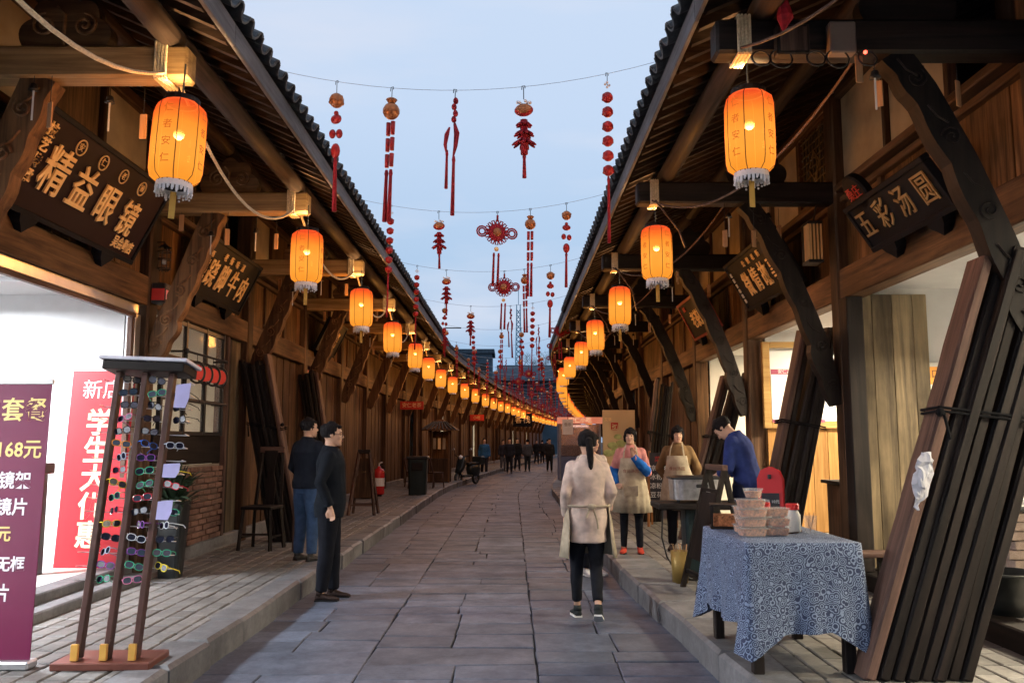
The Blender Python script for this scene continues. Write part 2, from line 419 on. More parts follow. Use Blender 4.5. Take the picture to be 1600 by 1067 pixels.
def pave_street():
    cells = []
    for a, m_, b_ in ((-2.16, -1.62, -1.02), (-1.02, -.42, .17), (.17, .74, 1.5)):
        y = 1.4 - rnd.random() * .3
        while y < 99:
            l = rnd.choice([.28, .34, .42, .5, .6])
            if rnd.random() < .26 and b_ < 1: cells.append((y, a, b_, l))
            else:
                mm = m_ + rnd.uniform(-.10, .10); n_ = rnd.choice([1, 1, 2, 3])
                for xa, xb in ((a, mm), (mm, b_)):
                    cuts = sorted([0, l * n_] + [l * n_ * (k + rnd.uniform(-.16, .16)) / n_ for k in range(1, n_)])
                    for p, q in zip(cuts, cuts[1:]): cells.append((y + p, xa, xb, q - p))
                l *= n_
            y += l
    cells.sort(); rest = MB(); cnt = 0
    for y, xa, xb, l in cells:
        g = .007 * rnd.uniform(.3, 2.2); q = lambda: rnd.uniform(-.009, .009)
        cs = [(xa + g / 2 + q(), y + g / 2 + q()), (xb - g / 2 + q(), y + g / 2 + q()), (xb - g / 2 + q(), y + l - g / 2 + q()), (xa + g / 2 + q(), y + l - g / 2 + q())]
        cs = [(x + cen(yy), yy) for x, yy in cs]
        if y + l > 3.4 and cnt < 300:
            cnt += 1; cx = sum(k[0] for k in cs) / 4; cy = sum(k[1] for k in cs) / 4; m = MB()
            slab_pts(m, [(p[0] - cx, p[1] - cy) for p in cs], 0, -.05, .006, .0035); m.build('paving_slab', M_street, street, M=T3(cx, cy, 0), fix=False)
        else: slab_pts(rest, cs, 0, -.05, .006, .0035)
    tag(rest.build('paving_slabs_beyond', M_street, street, fix=False), kind='stuff')
pave_street()
pave(walk_l, 'brick', [-3.85 + .148 * i for i in range(11)] + [-2.3], lambda: rnd.choice([.28, .29, .3]), .012, .18, .1, .006, M_side, 2.5, 70, 300, .0025, 4.0, rag=.003)
pave(walk_r, 'brick', [1.64 + .148 * i for i in range(12)] + [3.36], lambda: rnd.choice([.28, .29, .3]), .012, .18, .1, .006, M_side, 2.5, 70, 300, .0025, 4.0, rag=.003)
def kerbx(y):
    if y < 9.4: return 1.15 + (9.4 - y) * .05 if y > 4.4 else 1.40
    return 1.15
def kerbs(parent, side):
    y = 1.0; rest = MB(); n = 0
    while y < 98:
        l = rnd.uniform(.7, 1.1); ya, yb = y + .004, y + l - .004
        if side < 0: cs = [(-2.33, ya), (-2.05, ya), (-2.05, yb), (-2.33, yb)]
        else: cs = [(kerbx(ya), ya), (1.66, ya), (1.66, yb), (kerbx(yb), yb)]
        cs = [(a + cen(b) + rnd.uniform(-.014, .014), b + rnd.uniform(-.004, .004)) for a, b in cs]
        m = MB() if y < 40 else rest
        slab_pts(m, cs, .186, -.06, .022, .007)
        if y < 40: m.build('kerb_stone', M_kerb, parent, fix=False)
        y += l
    tag(rest.build('kerb_stones_beyond', M_kerb, parent, fix=False), kind='stuff')
kerbs(walk_l, -1); kerbs(walk_r, 1)

# ------------------------------------------------------------------ shophouse rows
ZS, ZF, ZL0, ZL1, ZR = .18, .33, 2.9, 3.2, 3.98
DE = {-1: 1.93, 1: 2.13}; DB = {-1: 1.68, 1: 2.05}; SLOPE = .45; ZE = 4.2
NT = 15; TS = PITCHB / NT
def slope_M(d, y, z):  # frame whose local x runs up the slope (inwards)
    a = math.atan(SLOPE); return T3(d, y, z) @ Matrix(((-math.cos(a), 0, math.sin(a), 0), (0, -1, 0, 0), (math.sin(a), 0, math.cos(a), 0), (0, 0, 0, 1)))
def arch(mb, r, t, L, up=1, n=6):
    o = [(r * math.cos(math.pi * i / n), up * r * math.sin(math.pi * i / n)) for i in range(n + 1)]
    q = [((r - t) * math.cos(math.pi * i / n), up * (r - t) * math.sin(math.pi * i / n)) for i in range(n + 1)][::-1]
    a = mb.V([(0, p[0], p[1]) for p in o + q] + [(L, p[0], p[1]) for p in o + q]); k = 2 * (n + 1)
    for i in range(n):
        mb.F([(i, i + 1, k + i + 1, k + i), (k - 1 - i, k - 2 - i, 2 * k - 2 - i, 2 * k - 1 - i), (i, k - 1 - i, k - 2 - i, i + 1), (k + i, k + i + 1, 2 * k - 2 - i, 2 * k - 1 - i)], a)
    mb.F([(0, k, 2 * k - 1, k - 1), (n, k - 1 - n, 2 * k - 1 - n, k + n)], a)
def tile_field(side, cut):
    def fn(mb):
        de = DE[side]; Ls = (de + 1.65) / math.cos(math.atan(SLOPE)); nc = int(Ls / .24)
        for j in range(NT):
            y = TS * (j + .5)
            for c in range(1 if cut else 0, nc):
                T0 = mb.T
                mb.T = slope_M(de + .07 - c * .24 * math.cos(math.atan(SLOPE)), y + rnd.uniform(-.008, .008), ZE + .125 + (c * .24 - .07) * math.sin(math.atan(SLOPE)) + rnd.uniform(0, .006)) @ Matrix.Rotation(R(-2), 4, 'Y')
                n = 3; r = .068; L = .27
                o = [(r * math.cos(math.pi * i / n), r * math.sin(math.pi * i / n)) for i in range(n + 1)]
                a = mb.V([(0, p[0], p[1]) for p in o] + [(L, p[0] * .92, p[1] * .92) for p in o]); mb.F([(i, i + 1, 5 + i, 4 + i) for i in range(3)] + [(0, 3, 2, 1)], a)
                mb.T = T0
    return fn
def strut_poly(side):
    if side > 0: pts = [(.12, 1.88), (.22, 2.25), (.36, 2.7), (.56, 3.2), (.78, 3.65), (.95, 3.9)]; w = .102
    else: pts = [(.12, 2.38), (.24, 2.7), (.40, 3.1), (.55, 3.5), (.70, 3.9)]; w = .125
    P = []
    import bisect
    n = 36; L = len(pts) - 1
    def C(t):
        k = min(int(t * L), L - 1); f = t * L - k; return Vector(pts[k]).lerp(Vector(pts[k + 1]), f)
    out, inn = [], []
    for i in range(n + 1):
        t = i / n; c = C(t); d = (C(min(1, t + .03)) - C(max(0, t - .03))).normalized(); nn = Vector((d.y, -d.x))
        ww = w * (.62 + .38 * min(1, t * 4)) 
        sc = .022 * abs(math.sin(t * 6.5 * math.pi)) + (.02 if t < .3 else 0)
        out.append(c + nn * (ww - .02 + sc)); inn.append(c - nn * ww * .8)
    return [tuple(p) for p in out] + [tuple(p) for p in inn[::-1]], C
def strut_fn(side):
    def fn(mb):
        poly, C = strut_poly(side); mb.prism(poly, 'y', -.065, .065)
    return fn
def carve_fn(side):
    def fn(mb):
        poly, C = strut_poly(side)
        for sy in (-.07, .07):
            for k in range(5):
                c = C(.1 + k * .19); mb.tube(spiral((c.x, c.y), .065, .012, k * 2.1, 1.6, 16, lambda a, b: (a, sy, b)), .011 if side < 0 else .007, 5)
                c2 = C(.19 + k * .18); mb.tube([(c2.x - .05, sy, c2.y - .05), (c2.x + .02, sy * 1.03, c2.y - .01), (c2.x + .07, sy, c2.y + .06)], .012 if side < 0 else .007, 5)
    return fn
def cloud_poly():
    P = []
    for i in range(41):
        a = math.pi * i / 40; r = .24 + .035 * abs(math.sin(a * 5)); P.append((.85 + r * 1.15 * math.cos(a), 4.105 + r * 1.35 * math.sin(a)))
    return P
def lattice_fn(w, h):
    def fn(mb):
        mb.box(0, .05, 0, w, 0, .05); mb.box(0, .05, 0, w, h - .05, h); mb.box(0, .048, 0, .045, .05, h - .05); mb.box(0, .048, w - .045, w, .05, h - .05)
    return fn
def lat_bars(w, h):
    def fn(mb):
        n = 9; m = 10
        for i in range(1, n): mb.box(.012, .024, w * i / n - .006, w * i / n + .006, .05, h - .05)
        for j in range(1, m): mb.box(.014, .027, .045, w - .045, h * j / m - .006, h * j / m + .006)
        c = (w / 2, h / 2)
        for k in range(4):
            a = math.pi / 2 * k; b = a + math.pi / 2
            mb.bar((.022, c[0] + .16 * math.cos(a), c[1] + .16 * math.sin(a)), (.022, c[0] + .16 * math.cos(b), c[1] + .16 * math.sin(b)), .018, .02, up=(1, 0, 0))
    return fn
def zroof(side, d): return ZE + (DE[side] - d) * SLOPE
def arealight(parent, loc, size, power, col, rot=(0, 0, 0), name='ceiling_light_source'):
    l = bpy.data.lights.new(name, 'AREA'); l.shape = 'RECTANGLE'; l.size, l.size_y = size; l.energy = power; l.color = col
    o = bpy.data.objects.new(name, l); COL.objects.link(o); o.parent = parent; o.location = loc; o.rotation_euler = rot; return o
M_panelW = emit('cool_ceiling_panel', (.9, .95, 1), 6)
M_panelC = emit('warm_ceiling_panel', (1, .9, .7), 4)
M_floor = plain('pale_floor_tile', (.5, .47, .43), .35, var=.1, scale=2)
M_int_y = wood('yellow_interior_wood_z', (.26, .125, .035), (.46, .26, .09), 'z', stain=.2)
M_reddoor = plain('red_door_paint', (.30, .022, .035), .5, var=.25, scale=4)
HOUSES = {}
def room(h, style, wallm, power, col, pm):
    P = lambda n, k, fn, m, **kw: cpart(n, k, fn, m, h, **kw)
    D = 3.7
    P('back_wall', ('bw', 1), lambda b: b.box(-D - .1, -D, .0, 3.3, ZF, 3.02), wallm)
    for s_, (a, b_) in enumerate(((.0, .06), (3.24, 3.3))):
        P('side_wall', ('sw', s_), lambda b: b.box(-D, -.16, a, b_, ZF, 3.02), wallm)
    P('interior_floor', ('ifl', 1), lambda b: b.box(-D, -.12, .0, 3.3, .1, ZF), M_floor)
    P('ceiling', ('cl', 1), lambda b: b.box(-D, -.13, .0, 3.3, 3.02, 3.08), M_ceil if wallm is not M_white else M_white)
    pl = P('ceiling_light', ('cp', pm.name), lambda b: b.box(-.45, .45, -.3, .3, -.03, 0), pm, loc=(-1.7, 1.65, 3.015))
    arealight(pl, (0, 0, -.05), (.8, .5), power, col)
def bay(side, i, style):
    Y = (LP0 if side < 0 else RP0) + PITCHB * i
    near = 3 < Y < 21.5; mid = Y < 45
    yo = Y if side < 0 else Y
    x0 = (XL if side < 0 else XR) + cen(Y)
    ang = -phi(Y + (1.65 if side < 0 else -1.65)) + (math.pi if side > 0 else 0)
    sname = 'left' if side < 0 else 'right'
    h = thing('shophouse', '?', 'house', (x0, Y, 0), ang, 'timber shophouses lining the old street')
    HOUSES[(side, i)] = h
    rng = random.Random(side * 100 + i)
    P = lambda n, k, fn, m, **kw: cpart(n, (k, side), fn, m, h, **kw)
    de, db = DE[side], DB[side]
    P('post', 'post', lambda b: b.box(-.12, .1, -.11, .11, ZS - .03, 5.0, .02), wz['plankz'])
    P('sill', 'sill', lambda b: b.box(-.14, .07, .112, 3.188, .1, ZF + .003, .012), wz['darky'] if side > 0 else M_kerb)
    P('lintel', 'lintel', lambda b: b.box(-.1, .09, .112, 3.188, ZL0, ZL1, .012), wz['beamy'])
    P('rail', 'rail', lambda b: b.box(-.04, .10, .112, 3.188, ZR, ZR + .07, .01), wz['planky'])
    P('rail', 'rail2', lambda b: b.box(-.04, .055, .112, 3.188, ZR - .11, ZR - .05, .008), wz['planky'])
    P('tie_beam', 'tie', lambda b: b.box(-.3, db, -.085, .085, 3.88, 4.1, .018), wz['lightx'] if side < 0 else wz['darkx'])  # left beams take the wood with lantern light painted in
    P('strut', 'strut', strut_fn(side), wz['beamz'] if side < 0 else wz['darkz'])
    if near: tag(P('carving', 'carving', carve_fn(side), wz['beamz'] if side < 0 else wz['darkz']), kind='stuff')
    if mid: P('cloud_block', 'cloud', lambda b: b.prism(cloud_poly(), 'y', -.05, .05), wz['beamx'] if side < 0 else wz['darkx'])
    if near and side < 0:
        def cl(b):
            for sy in (-.056, .056):
                for cx, s in ((.72, 1), (.98, -1)): b.tube(spiral((cx, 4.25), .085, .01, math.pi / 2, 1.7 * s, 22, lambda p, q: (p, sy, q)), .011, 5)
                b.tube([(.85, sy, 4.11), (.85, sy, 4.32), (.80, sy, 4.38)], .012, 5)
        tag(P('scroll_carving', 'cloudscroll', cl, wz['beamx']), kind='stuff')
    pz = lambda d: zroof(side, d) - .12
    P('purlin', 'purl1', lambda b: b.tube([(de - .38, -.0, 4.17), (de - .38, 3.3, 4.17)], .085, 10), wz['raftery'], smooth=True)
    P('purlin', 'purl2', lambda b: b.tube([(.8, 0, pz(.8)), (.8, 3.3, pz(.8))], .08, 10), wz['raftery'], smooth=True)
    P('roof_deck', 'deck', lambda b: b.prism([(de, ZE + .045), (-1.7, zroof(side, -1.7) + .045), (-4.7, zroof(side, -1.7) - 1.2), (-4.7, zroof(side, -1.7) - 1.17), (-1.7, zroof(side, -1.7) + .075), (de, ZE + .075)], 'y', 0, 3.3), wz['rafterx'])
    ra = lambda b: b.bar((de - .02, 0, ZE), (-1.6, 0, ZE + (de + 1.58) * SLOPE), .055, .085)
    if near:
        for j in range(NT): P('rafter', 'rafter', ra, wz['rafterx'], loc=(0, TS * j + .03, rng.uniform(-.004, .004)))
    else:
        def fn(b):
            for j in range(NT): b.bar((de - .02, TS * j + .03, ZE), (-1.6, TS * j + .03, ZE + (de + 1.58) * SLOPE), .055, .085)
        tag(P('rafters', 'rafters', fn, wz['rafterx']), kind='stuff')
    P('fascia_board', 'fascia', lambda b: b.box(de + .0, de + .03, .004, 3.296, ZE - .075, ZE + .09, .006), wz['fasciay'])
    if near or -1 <= i < 0:
        for j in range(NT):
            P('cover_tile', 'ctile', lambda b: arch(b, .07, .016, .28), M_tile, loc=(de + .085, TS * (j + .5) + rng.uniform(-.01, .01), ZE + .115 + rng.uniform(-.004, .012)), rot=slope_M(0, 0, 0).to_3x3().to_4x4() @ Matrix.Rotation(R(rng.uniform(-3, 3)), 4, 'X'))
            P('pan_tile', 'ptile', lambda b: arch(b, .085, .015, .28, -1), M_tile, loc=(de + .11, TS * j + rng.uniform(-.01, .01), ZE + .165), rot=slope_M(0, 0, 0).to_3x3().to_4x4())
        tag(P('roof_tiles', 'field1', tile_field(side, True), M_tile), kind='stuff')
    else: tag(P('roof_tiles', 'field0', tile_field(side, False), M_tile), kind='stuff')
    # gallery panels above the rail
    zt = zroof(side, 0) - .1
    P('top_plate', 'tplate', lambda b: b.box(-.06, .06, .112, 3.188, zt - .12, zt, .01), wz['planky'])
    P('rear_wall', 'rwall', lambda b: b.box(-4.5, -4.4, 0, 3.3, 0, 4.6), M_plaster)
    wds = (.98, 1.02, .98)
    y = .112
    for k, w in enumerate(wds):
        if near:
            if k: P('mullion', 'mull', lambda b: b.box(-.03, .045, -.03, .03, ZR + .07, zt - .12, .006), wz['plankz'], loc=(0, y, 0))
        lat = mid and k == (2 if side > 0 else 0) and i % 2 == (0 if side > 0 else 1)
        if lat and near:
            fr = P('lattice_window', 'latf', lattice_fn(w - .07, zt - .12 - ZR - .07), wz['planky'], loc=(0, y + .035, ZR + .07))
            cpart('lattice_bars', ('latb', side), lat_bars(w - .07, zt - .19 - ZR), wz['greyz'], fr)
            cpart('dark_pane', ('latd', side), lambda b: b.box(-.01, 0, .03, w - .1, .03, zt - .22 - ZR), M_black, fr)
        elif rng.random() < (.22 if i > 0 else 0): 
            P('upper_panel', ('dk', k), lambda b: b.box(-.4, -.37, .0, w - .0, ZR + .07, zt - .12), wz['darkz'], loc=(0, y, 0))
        else:
            P('upper_panel', ('up', k), lambda b: b.box(-.03, -.005, .0, w - .0, ZR + .07, zt - .12), M_plaster if (side > 0 or rng.random() < .5) else wz['upperz'], loc=(0, y, 0))
        y += w + .048
    # board band between lintel and rail
    n = 11; pw = 3.076 / n
    if near:
        for j in range(n): P('upper_plank', 'uplank', lambda b: b.box(-.035, -.008, .003, pw - .003, ZL1, ZR - .05, .004), wz['upperz'], loc=(rng.uniform(-.005, .005), .112 + pw * j, 0))
        for j in (3, 7): P('stile', 'stile', lambda b: b.box(-.02, .025, -.035, .035, ZL1, ZR - .11, .006), wz['plankz'], loc=(0, .112 + pw * j, 0))
    else:
        def fn(b):
            for j in range(n): b.box(-.035 + (j % 3) * .003, -.008, .112 + pw * j + .004, .112 + pw * (j + 1) - .004, ZL1, ZR - .05)
        tag(P('upper_planks', 'uplanks', fn, wz['upperz']), kind='stuff')
    # ground floor
    def planks(ya, yb, mat=None, dd=0):
        m = max(1, round((yb - ya) / .205)); w = (yb - ya) / m
        if near:
            for j in range(m): P('wall_plank', ('wp', round(w, 3)), lambda b: b.box(-.04, -.005, .002, w - .002, ZF, ZL0, .004), mat or wz['plankz'], loc=(dd + rng.uniform(-.008, .008), ya + w * j, 0))
        else:
            def fn(b):
                for j in range(m): b.box(-.04, -.005 - .006 * (j % 3), ya + w * j + .004, ya + w * (j + 1) - .004, ZF, ZL0)
            tag(P('wall_planks', ('wps', round(ya, 2), round(yb, 2)), fn, mat or wz['plankz']), kind='stuff')
    def jamb(y): P('jamb', 'jamb', lambda b: b.box(-.07, .05, -.04, .04, ZF, ZL0, .008), wz['plankz'], loc=(0, y, 0))
    def voidbox(ya, yb): P('dark_interior', ('void', ya, yb), lambda b: b.box(-1.5, -1.45, ya - .3, yb + .3, ZF, ZL0 + .2), wz['darkz'])  # dark sheet standing in for the shade behind an open doorway
    if style == 'closed': planks(.112, 3.188)
    elif style == 'dark_open':
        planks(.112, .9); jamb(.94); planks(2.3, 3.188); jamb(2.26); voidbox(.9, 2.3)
    elif style == 'lit_open':
        planks(.112, .9); jamb(.94); planks(2.4, 3.188); jamb(2.36)
        room(h, style, M_cream, 50, (1, .8, .5), M_panelC)
    elif style == 'red_door':
        planks(1.55, 3.188); jamb(.2); jamb(1.51)
        dr = P('door', 'rdoor', lambda b: b.box(-.05, -.01, .24, 1.47, ZF, 2.86, .006), M_reddoor)
        cpart('door_panel', 'rdp', lambda b: b.box(-.009, .008, .36, 1.35, 1.5, 2.6, .01), M_reddoor, dr)
        cpart('door_panel', 'rdp2', lambda b: b.box(-.009, .008, .36, 1.35, .5, 1.3, .01), M_reddoor, dr)
        cpart('door_trim', 'rdt', lambda b: b.box(-.008, .014, .84, .87, .5, 2.75), M_gold, dr)
    elif style == 'white_shop': room(h, style, M_white, 540, (.93, .96, 1), M_panelW)
    elif style == 'cream_shop': room(h, style, M_cream, 400, (1, .86, .62), M_panelC)
    elif style == 'orange_shop': room(h, style, M_int_o, 200, (1, .78, .45), M_panelC)
    elif style == 'wood_window': room(h, style, M_int_y, 20, (1, .72, .38), M_panelC)
    return h
M_int_o = plain('peach_wall_paint', (.80, .52, .28), .7, var=.06, scale=1.2)
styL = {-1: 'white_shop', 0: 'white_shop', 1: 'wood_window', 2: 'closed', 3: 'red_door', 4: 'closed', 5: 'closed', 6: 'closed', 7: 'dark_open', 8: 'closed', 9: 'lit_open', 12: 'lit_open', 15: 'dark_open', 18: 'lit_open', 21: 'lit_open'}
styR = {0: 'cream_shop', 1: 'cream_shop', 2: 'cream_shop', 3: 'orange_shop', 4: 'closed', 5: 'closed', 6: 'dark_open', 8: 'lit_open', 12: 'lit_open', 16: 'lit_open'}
HL = {(-1, 0): 'timber shop with a bright white interior and brown lintel behind the sunglasses rack',
      (-1, -1): 'nearest bay on the left with a bright white shop open to the street',
      (-1, 1): 'timber shop on the left with a black barred window over a brick base',
      (-1, 2): 'reddish plank shopfront with a dark gap behind the two men on the left',
      (-1, 3): 'plank shopfront on the left with a crimson painted door',
      (-1, 7): 'plank shopfront on the left with a dark doorway and small red sign',
      (1, 0): 'nearest right bay of dark eaves over the bundle of leaning boards',
      (1, 1): 'cream walled open shop on the right with a tall weathered door leaf',
      (1, 2): 'shop on the right with a yellow framed menu window behind the cloth table',
      (1, 3): 'shop on the right glowing peach behind the man in blue',
      (1, 4): 'plank shopfront on the right behind the woman in the tan jacket'}
for i in range(-1, NB):
    h = bay(-1, i, styL.get(i, 'closed')); tag(h, HL.get((-1, i)) or f'closed timber bay, {ordw(i + 2)} from the near end of the left row')
    if i >= 0:
        h = bay(1, i, styR.get(i, 'closed')); tag(h, HL.get((1, i)) or f'dark timber bay, {ordw(i + 1)} from the near end of the right row')
def wpt(side, i, d, dy=0, z=0):
    """world point in bay i: d metres out from the wall, dy along the street past the post"""
    Y = (LP0 if side < 0 else RP0) + PITCHB * i; x0 = (XL if side < 0 else XR) + cen(Y); a = phi(Y)
    dx = d if side < 0 else -d
    return Vector((x0 + dx * math.cos(a) + dy * math.sin(a), Y - dx * math.sin(a) + dy * math.cos(a), z))
# ------------------------------------------------------------------ paper lanterns
def lantern_mat():
    m, t, b, N, L = nodes('lantern_paper')
    out = t.nodes['Material Output']; t.nodes.remove(b)
    tc = N('ShaderNodeTexCoord'); sp = N('ShaderNodeSeparateXYZ'); L(tc.outputs['Object'], sp.inputs[0])
    r = N('ShaderNodeValToRGB'); el = r.color_ramp.elements
    el[0].position = 0; el[0].color = (1.0, .34, .03, 1); el[1].position = 1; el[1].color = (.95, .06, .02, 1)
    for p, c in ((.2, (1.1, .40, .045)), (.42, (1.15, .43, .055)), (.68, (1.1, .34, .035)), (.88, (1.0, .14, .02))): q = el.new(p); q.color = (*c, 1)
    mr = N('ShaderNodeMapRange'); mr.inputs['From Min'].default_value = -.26; mr.inputs['From Max'].default_value = .26; L(sp.outputs['Z'], mr.inputs[0]); L(mr.outputs[0], r.inputs[0])
    nz = N('ShaderNodeTexNoise', _Scale=9.0, _Detail=3.0); L(tc.outputs['Object'], nz.inputs['Vector'])
    m2 = N('ShaderNodeMapRange'); m2.inputs['To Min'].default_value = .88; m2.inputs['To Max'].default_value = 1.1; L(nz.outputs[0], m2.inputs[0])
    em = N('ShaderNodeEmission'); L(r.outputs[0], em.inputs[0]); L(m2.outputs[0], em.inputs[1])
    tr = N('ShaderNodeBsdfTransparent'); tr.inputs[0].default_value = (1, .62, .28, 1)
    mx = N('ShaderNodeMixShader'); mx.inputs[0].default_value = .10; L(em.outputs[0], mx.inputs[1]); L(tr.outputs[0], mx.inputs[2]); L(mx.outputs[0], out.inputs[0])
    return m
M_lan = lantern_mat()
M_rib = plain('lantern_rib_thread', (.10, .02, .01), .8)
M_lace = plain('white_lace', (.85, .84, .86), .8, var=.1)
M_ink = emit('ink_on_glowing_paper', (.60, .12, .012), 1.0); M_ink.node_tree.nodes['Principled BSDF'].inputs['Base Color'].default_value = (.06, .01, .004, 1); M_ink.node_tree.nodes['Principled BSDF'].inputs['Specular IOR Level'].default_value = .05  # ink emits to stand in for lantern glow coming through it
M_print = plain('faded_red_print', (.20, .04, .03), .8)
M_wick = plain('yellow_tassel', (.6, .35, .08), .8)
M_bulb = emit('bulb_glass', (1, .75, .35), 1.6)
LR, LH = .158, .265
def lan_prof(): return [(.105, -LH), (LR * .93, -LH + .035), (LR, -LH + .085), (LR * 1.015, 0), (LR, LH - .085), (LR * .93, LH - .035), (.105, LH)]
def oct_ring(r, z, bulge=1): return [(r * math.cos(R(22.5 * j)) * (1 if j % 2 == 0 else .965), r * math.sin(R(22.5 * j)) * (1 if j % 2 == 0 else .965), z) for j in range(16)]
def shade_fn(b):
    base = [b.V(oct_ring(r, z)) for r, z in lan_prof()]
    for i in range(len(base) - 1): b.F([(base[i] + j, base[i] + (j + 1) % 16, base[i + 1] + (j + 1) % 16, base[i + 1] + j) for j in range(16)])
def ribs_fn(b):
    for k in range(8):
        a = R(45 * k); b.tube([((r + .001) * math.cos(a), (r + .001) * math.sin(a), z) for r, z in lan_prof()], .0028, 4)
def ring_fn(b): b.lathe([(.108, -LH - .012), (.125, -LH - .012), (.128, -LH - .05), (.108, -LH - .05)], 24, cap=False); b.f.append(tuple(list(range(0, 0)))) if 0 else None
def lace_fn(b):
    for k in range(26):
        a = 2 * math.pi * k / 26; l = .012 + .010 * (k % 3)
        b.box(-.0085, .0085, -.003, .003, -LH - .036 - l, -LH - .034, 0, Matrix.Rotation(a, 4, 'Z') @ T3(0, .107, 0))
        b.ball((.107 * math.cos(a + .1), .107 * math.sin(a + .1), -LH - .042 - l), .0075, 5, 4)
def lantern(near):
    t = thing('paper_lantern', '?', 'lantern', (0, 0, 0), 0, 'orange paper lanterns hung under the eaves')
    cpart('shade', 'shade', shade_fn, M_lan, t, smooth=False)
    cpart('rim', 'lrim', lambda b: b.lathe([(.09, LH - .004), (.11, LH - .004), (.11, LH + .028), (.09, LH + .028)], 20, cap=False), wz['darkz'], t)
    cpart('white_band', 'lband', lambda b: b.lathe([(.10, -LH + .004), (.108, -LH + .004), (.112, -LH - .034), (.104, -LH - .034)], 24, cap=False), M_lace, t)
    cpart('added_light_stop', 'lbase', lambda b: b.lathe([(.0, -LH - .01), (.108, -LH - .01), (.108, -LH + .006), (.0, -LH + .006)], 20, cap=False), wz['darkz'], t)  # disc added to keep the bulb from shining straight down
    cpart('hanging_cord', 'lcord', lambda b: b.tube([(0, 0, LH + .0), (0, 0, LH + .27)], .006, 5), M_black, t)
    cpart('bulb', 'lbulb', lambda b: b.ball((0, 0, .06), .035, 8, 6), M_bulb, t, smooth=True)
    if near:
        cpart('ribs', 'lribs', ribs_fn, M_rib, t)
        cpart('lace_fringe', 'llace', lace_fn, M_lace, t)
    return t
BULB = bpy.data.lights.new('lantern_bulb', 'POINT'); BULB.energy = 400; BULB.color = (1, .62, .27); BULB.shadow_soft_size = .14
BULB2 = bpy.data.lights.new('lantern_bulb_far', 'POINT'); BULB2.energy = 400; BULB2.color = (1, .62, .27); BULB2.shadow_soft_size = .14
def lan_light(t, d=BULB):
    o = bpy.data.objects.new('bulb_light', d); COL.objects.link(o); o.parent = t; o.location = (0, 0, -.03)
LN = lantern(True); LF = lantern(False); reg(LN); reg(LF)
for side in (-1, 1):
    for i in range(0, NB):
        d = (1.68 if side < 0 else 1.81) + rnd.uniform(-.02, .02); dy = (-.12 if side < 0 else .16) + rnd.uniform(-.03, .03)
        z = (3.415 if side < 0 else 3.45) + rnd.uniform(-.02, .02) - (.03 if i > 0 else 0)
        p = wpt(side, i, d, dy, z); src = LN if i < 5 else LF
        M = Matrix.Translation(p) @ Matrix.Rotation(rnd.uniform(-.2, .2) + (R(22.5) if side < 0 else R(10)), 4, 'Z') @ Matrix.Rotation(R(rnd.uniform(-3.5, 3.5)), 4, 'X') @ Matrix.Rotation(R(rnd.uniform(-3, 3)), 4, 'Y') @ Matrix.Scale(rnd.uniform(.96, 1.04), 4)
        if (side, i) == (-1, 0): LN.matrix_basis = M; t = LN
        elif (side, i) == (-1, 5): LF.matrix_basis = M; t = LF
        else: t = dup(src, None, M)
        sd = 'left' if side < 0 else 'right'
        t['label'] = f'glowing orange paper lantern, {ordw(i + 1)} from the near end of the {sd} row'
        lan_light(t)
        if i < 2:
            for k in range(8):
                a = R(45 * k + 22.5)
                for q, chh in enumerate('仁者安仁'):
                    c = Vector((math.cos(a), math.sin(a), 0)) * (LR * .975); c.z = .17 - q * .108
                    if (k % 2) == (0 if side > 0 else 1): text(chh, .062, basis(c, (-math.sin(a), math.cos(a), 0), (0, 0, 1)), M_ink, t, ext=.0008, world=False)
        if i < 3:
            cpart('tassel', 'ltas', lambda b: b.box(-.018, .018, -.004, .004, -LH - .22, -LH - .05), M_wick, t)

# ------------------------------------------------------------------ ropes, tags and bells on the beams
def sagline(a, b, s, n=14):
    a = Vector(a); b = Vector(b); return [a.lerp(b, t / n) - Vector((0, 0, s * 4 * (t / n) * (1 - t / n))) for t in range(n + 1)]
for side in (-1, 1):
    sd = 'left' if side < 0 else 'right'
    for i in range(-1, 8):
        db = DB[side]; a = wpt(side, i, db - .12, .09, 3.93); b = wpt(side, i + 1, db - .14, -.1, 3.9)
        if i >= 0:
            mb = MB()
            for k in range(4): 
                o = wpt(side, i, db - .2 + k * .022, 0, 0); mb.tube([(o.x, o.y - .1, 3.87), (o.x, o.y - .1, 4.11), (o.x, o.y + .1, 4.11), (o.x, o.y + .1, 3.87), (o.x, o.y - .1, 3.87)], .011, 6)
            tag(mb.build('rope_lashing', M_rope), f'pale rope wound round the end of the {ordw(i + 1)} beam on the {sd}', 'rope', 'ropes tied along the eave beams')
        c = wpt(side, i, db - .16, -.1, 3.9) if i >= 0 else a
        mb = MB(); mb.tube(sagline(wpt(side, i, db - .9, .1, 3.9 + (.5 if i < 0 else 0)) if side > 0 else a, b, .30 + rnd.random() * .12), .013 if side < 0 else .009, 6)
        if i >= 1 and rnd.random() < .75: mb.tube([wpt(side, i, db - .17, -.11, 3.9), wpt(side, i, db - .40, -.10, 3.6), wpt(side, i, db - .46, -.10, 3.5 - rnd.random() * .3)], .011, 6)
        tag(mb.build('swag_rope', M_rope if side < 0 else wz['pinkx']), f'slack rope drooping between the {ordw(i + 2)} pair of eave beams on the {sd}', 'rope', 'ropes slung along the eaves')
M_tag = wood('tag_wood', (.30, .17, .09), (.55, .34, .19), 'z', stain=.2)
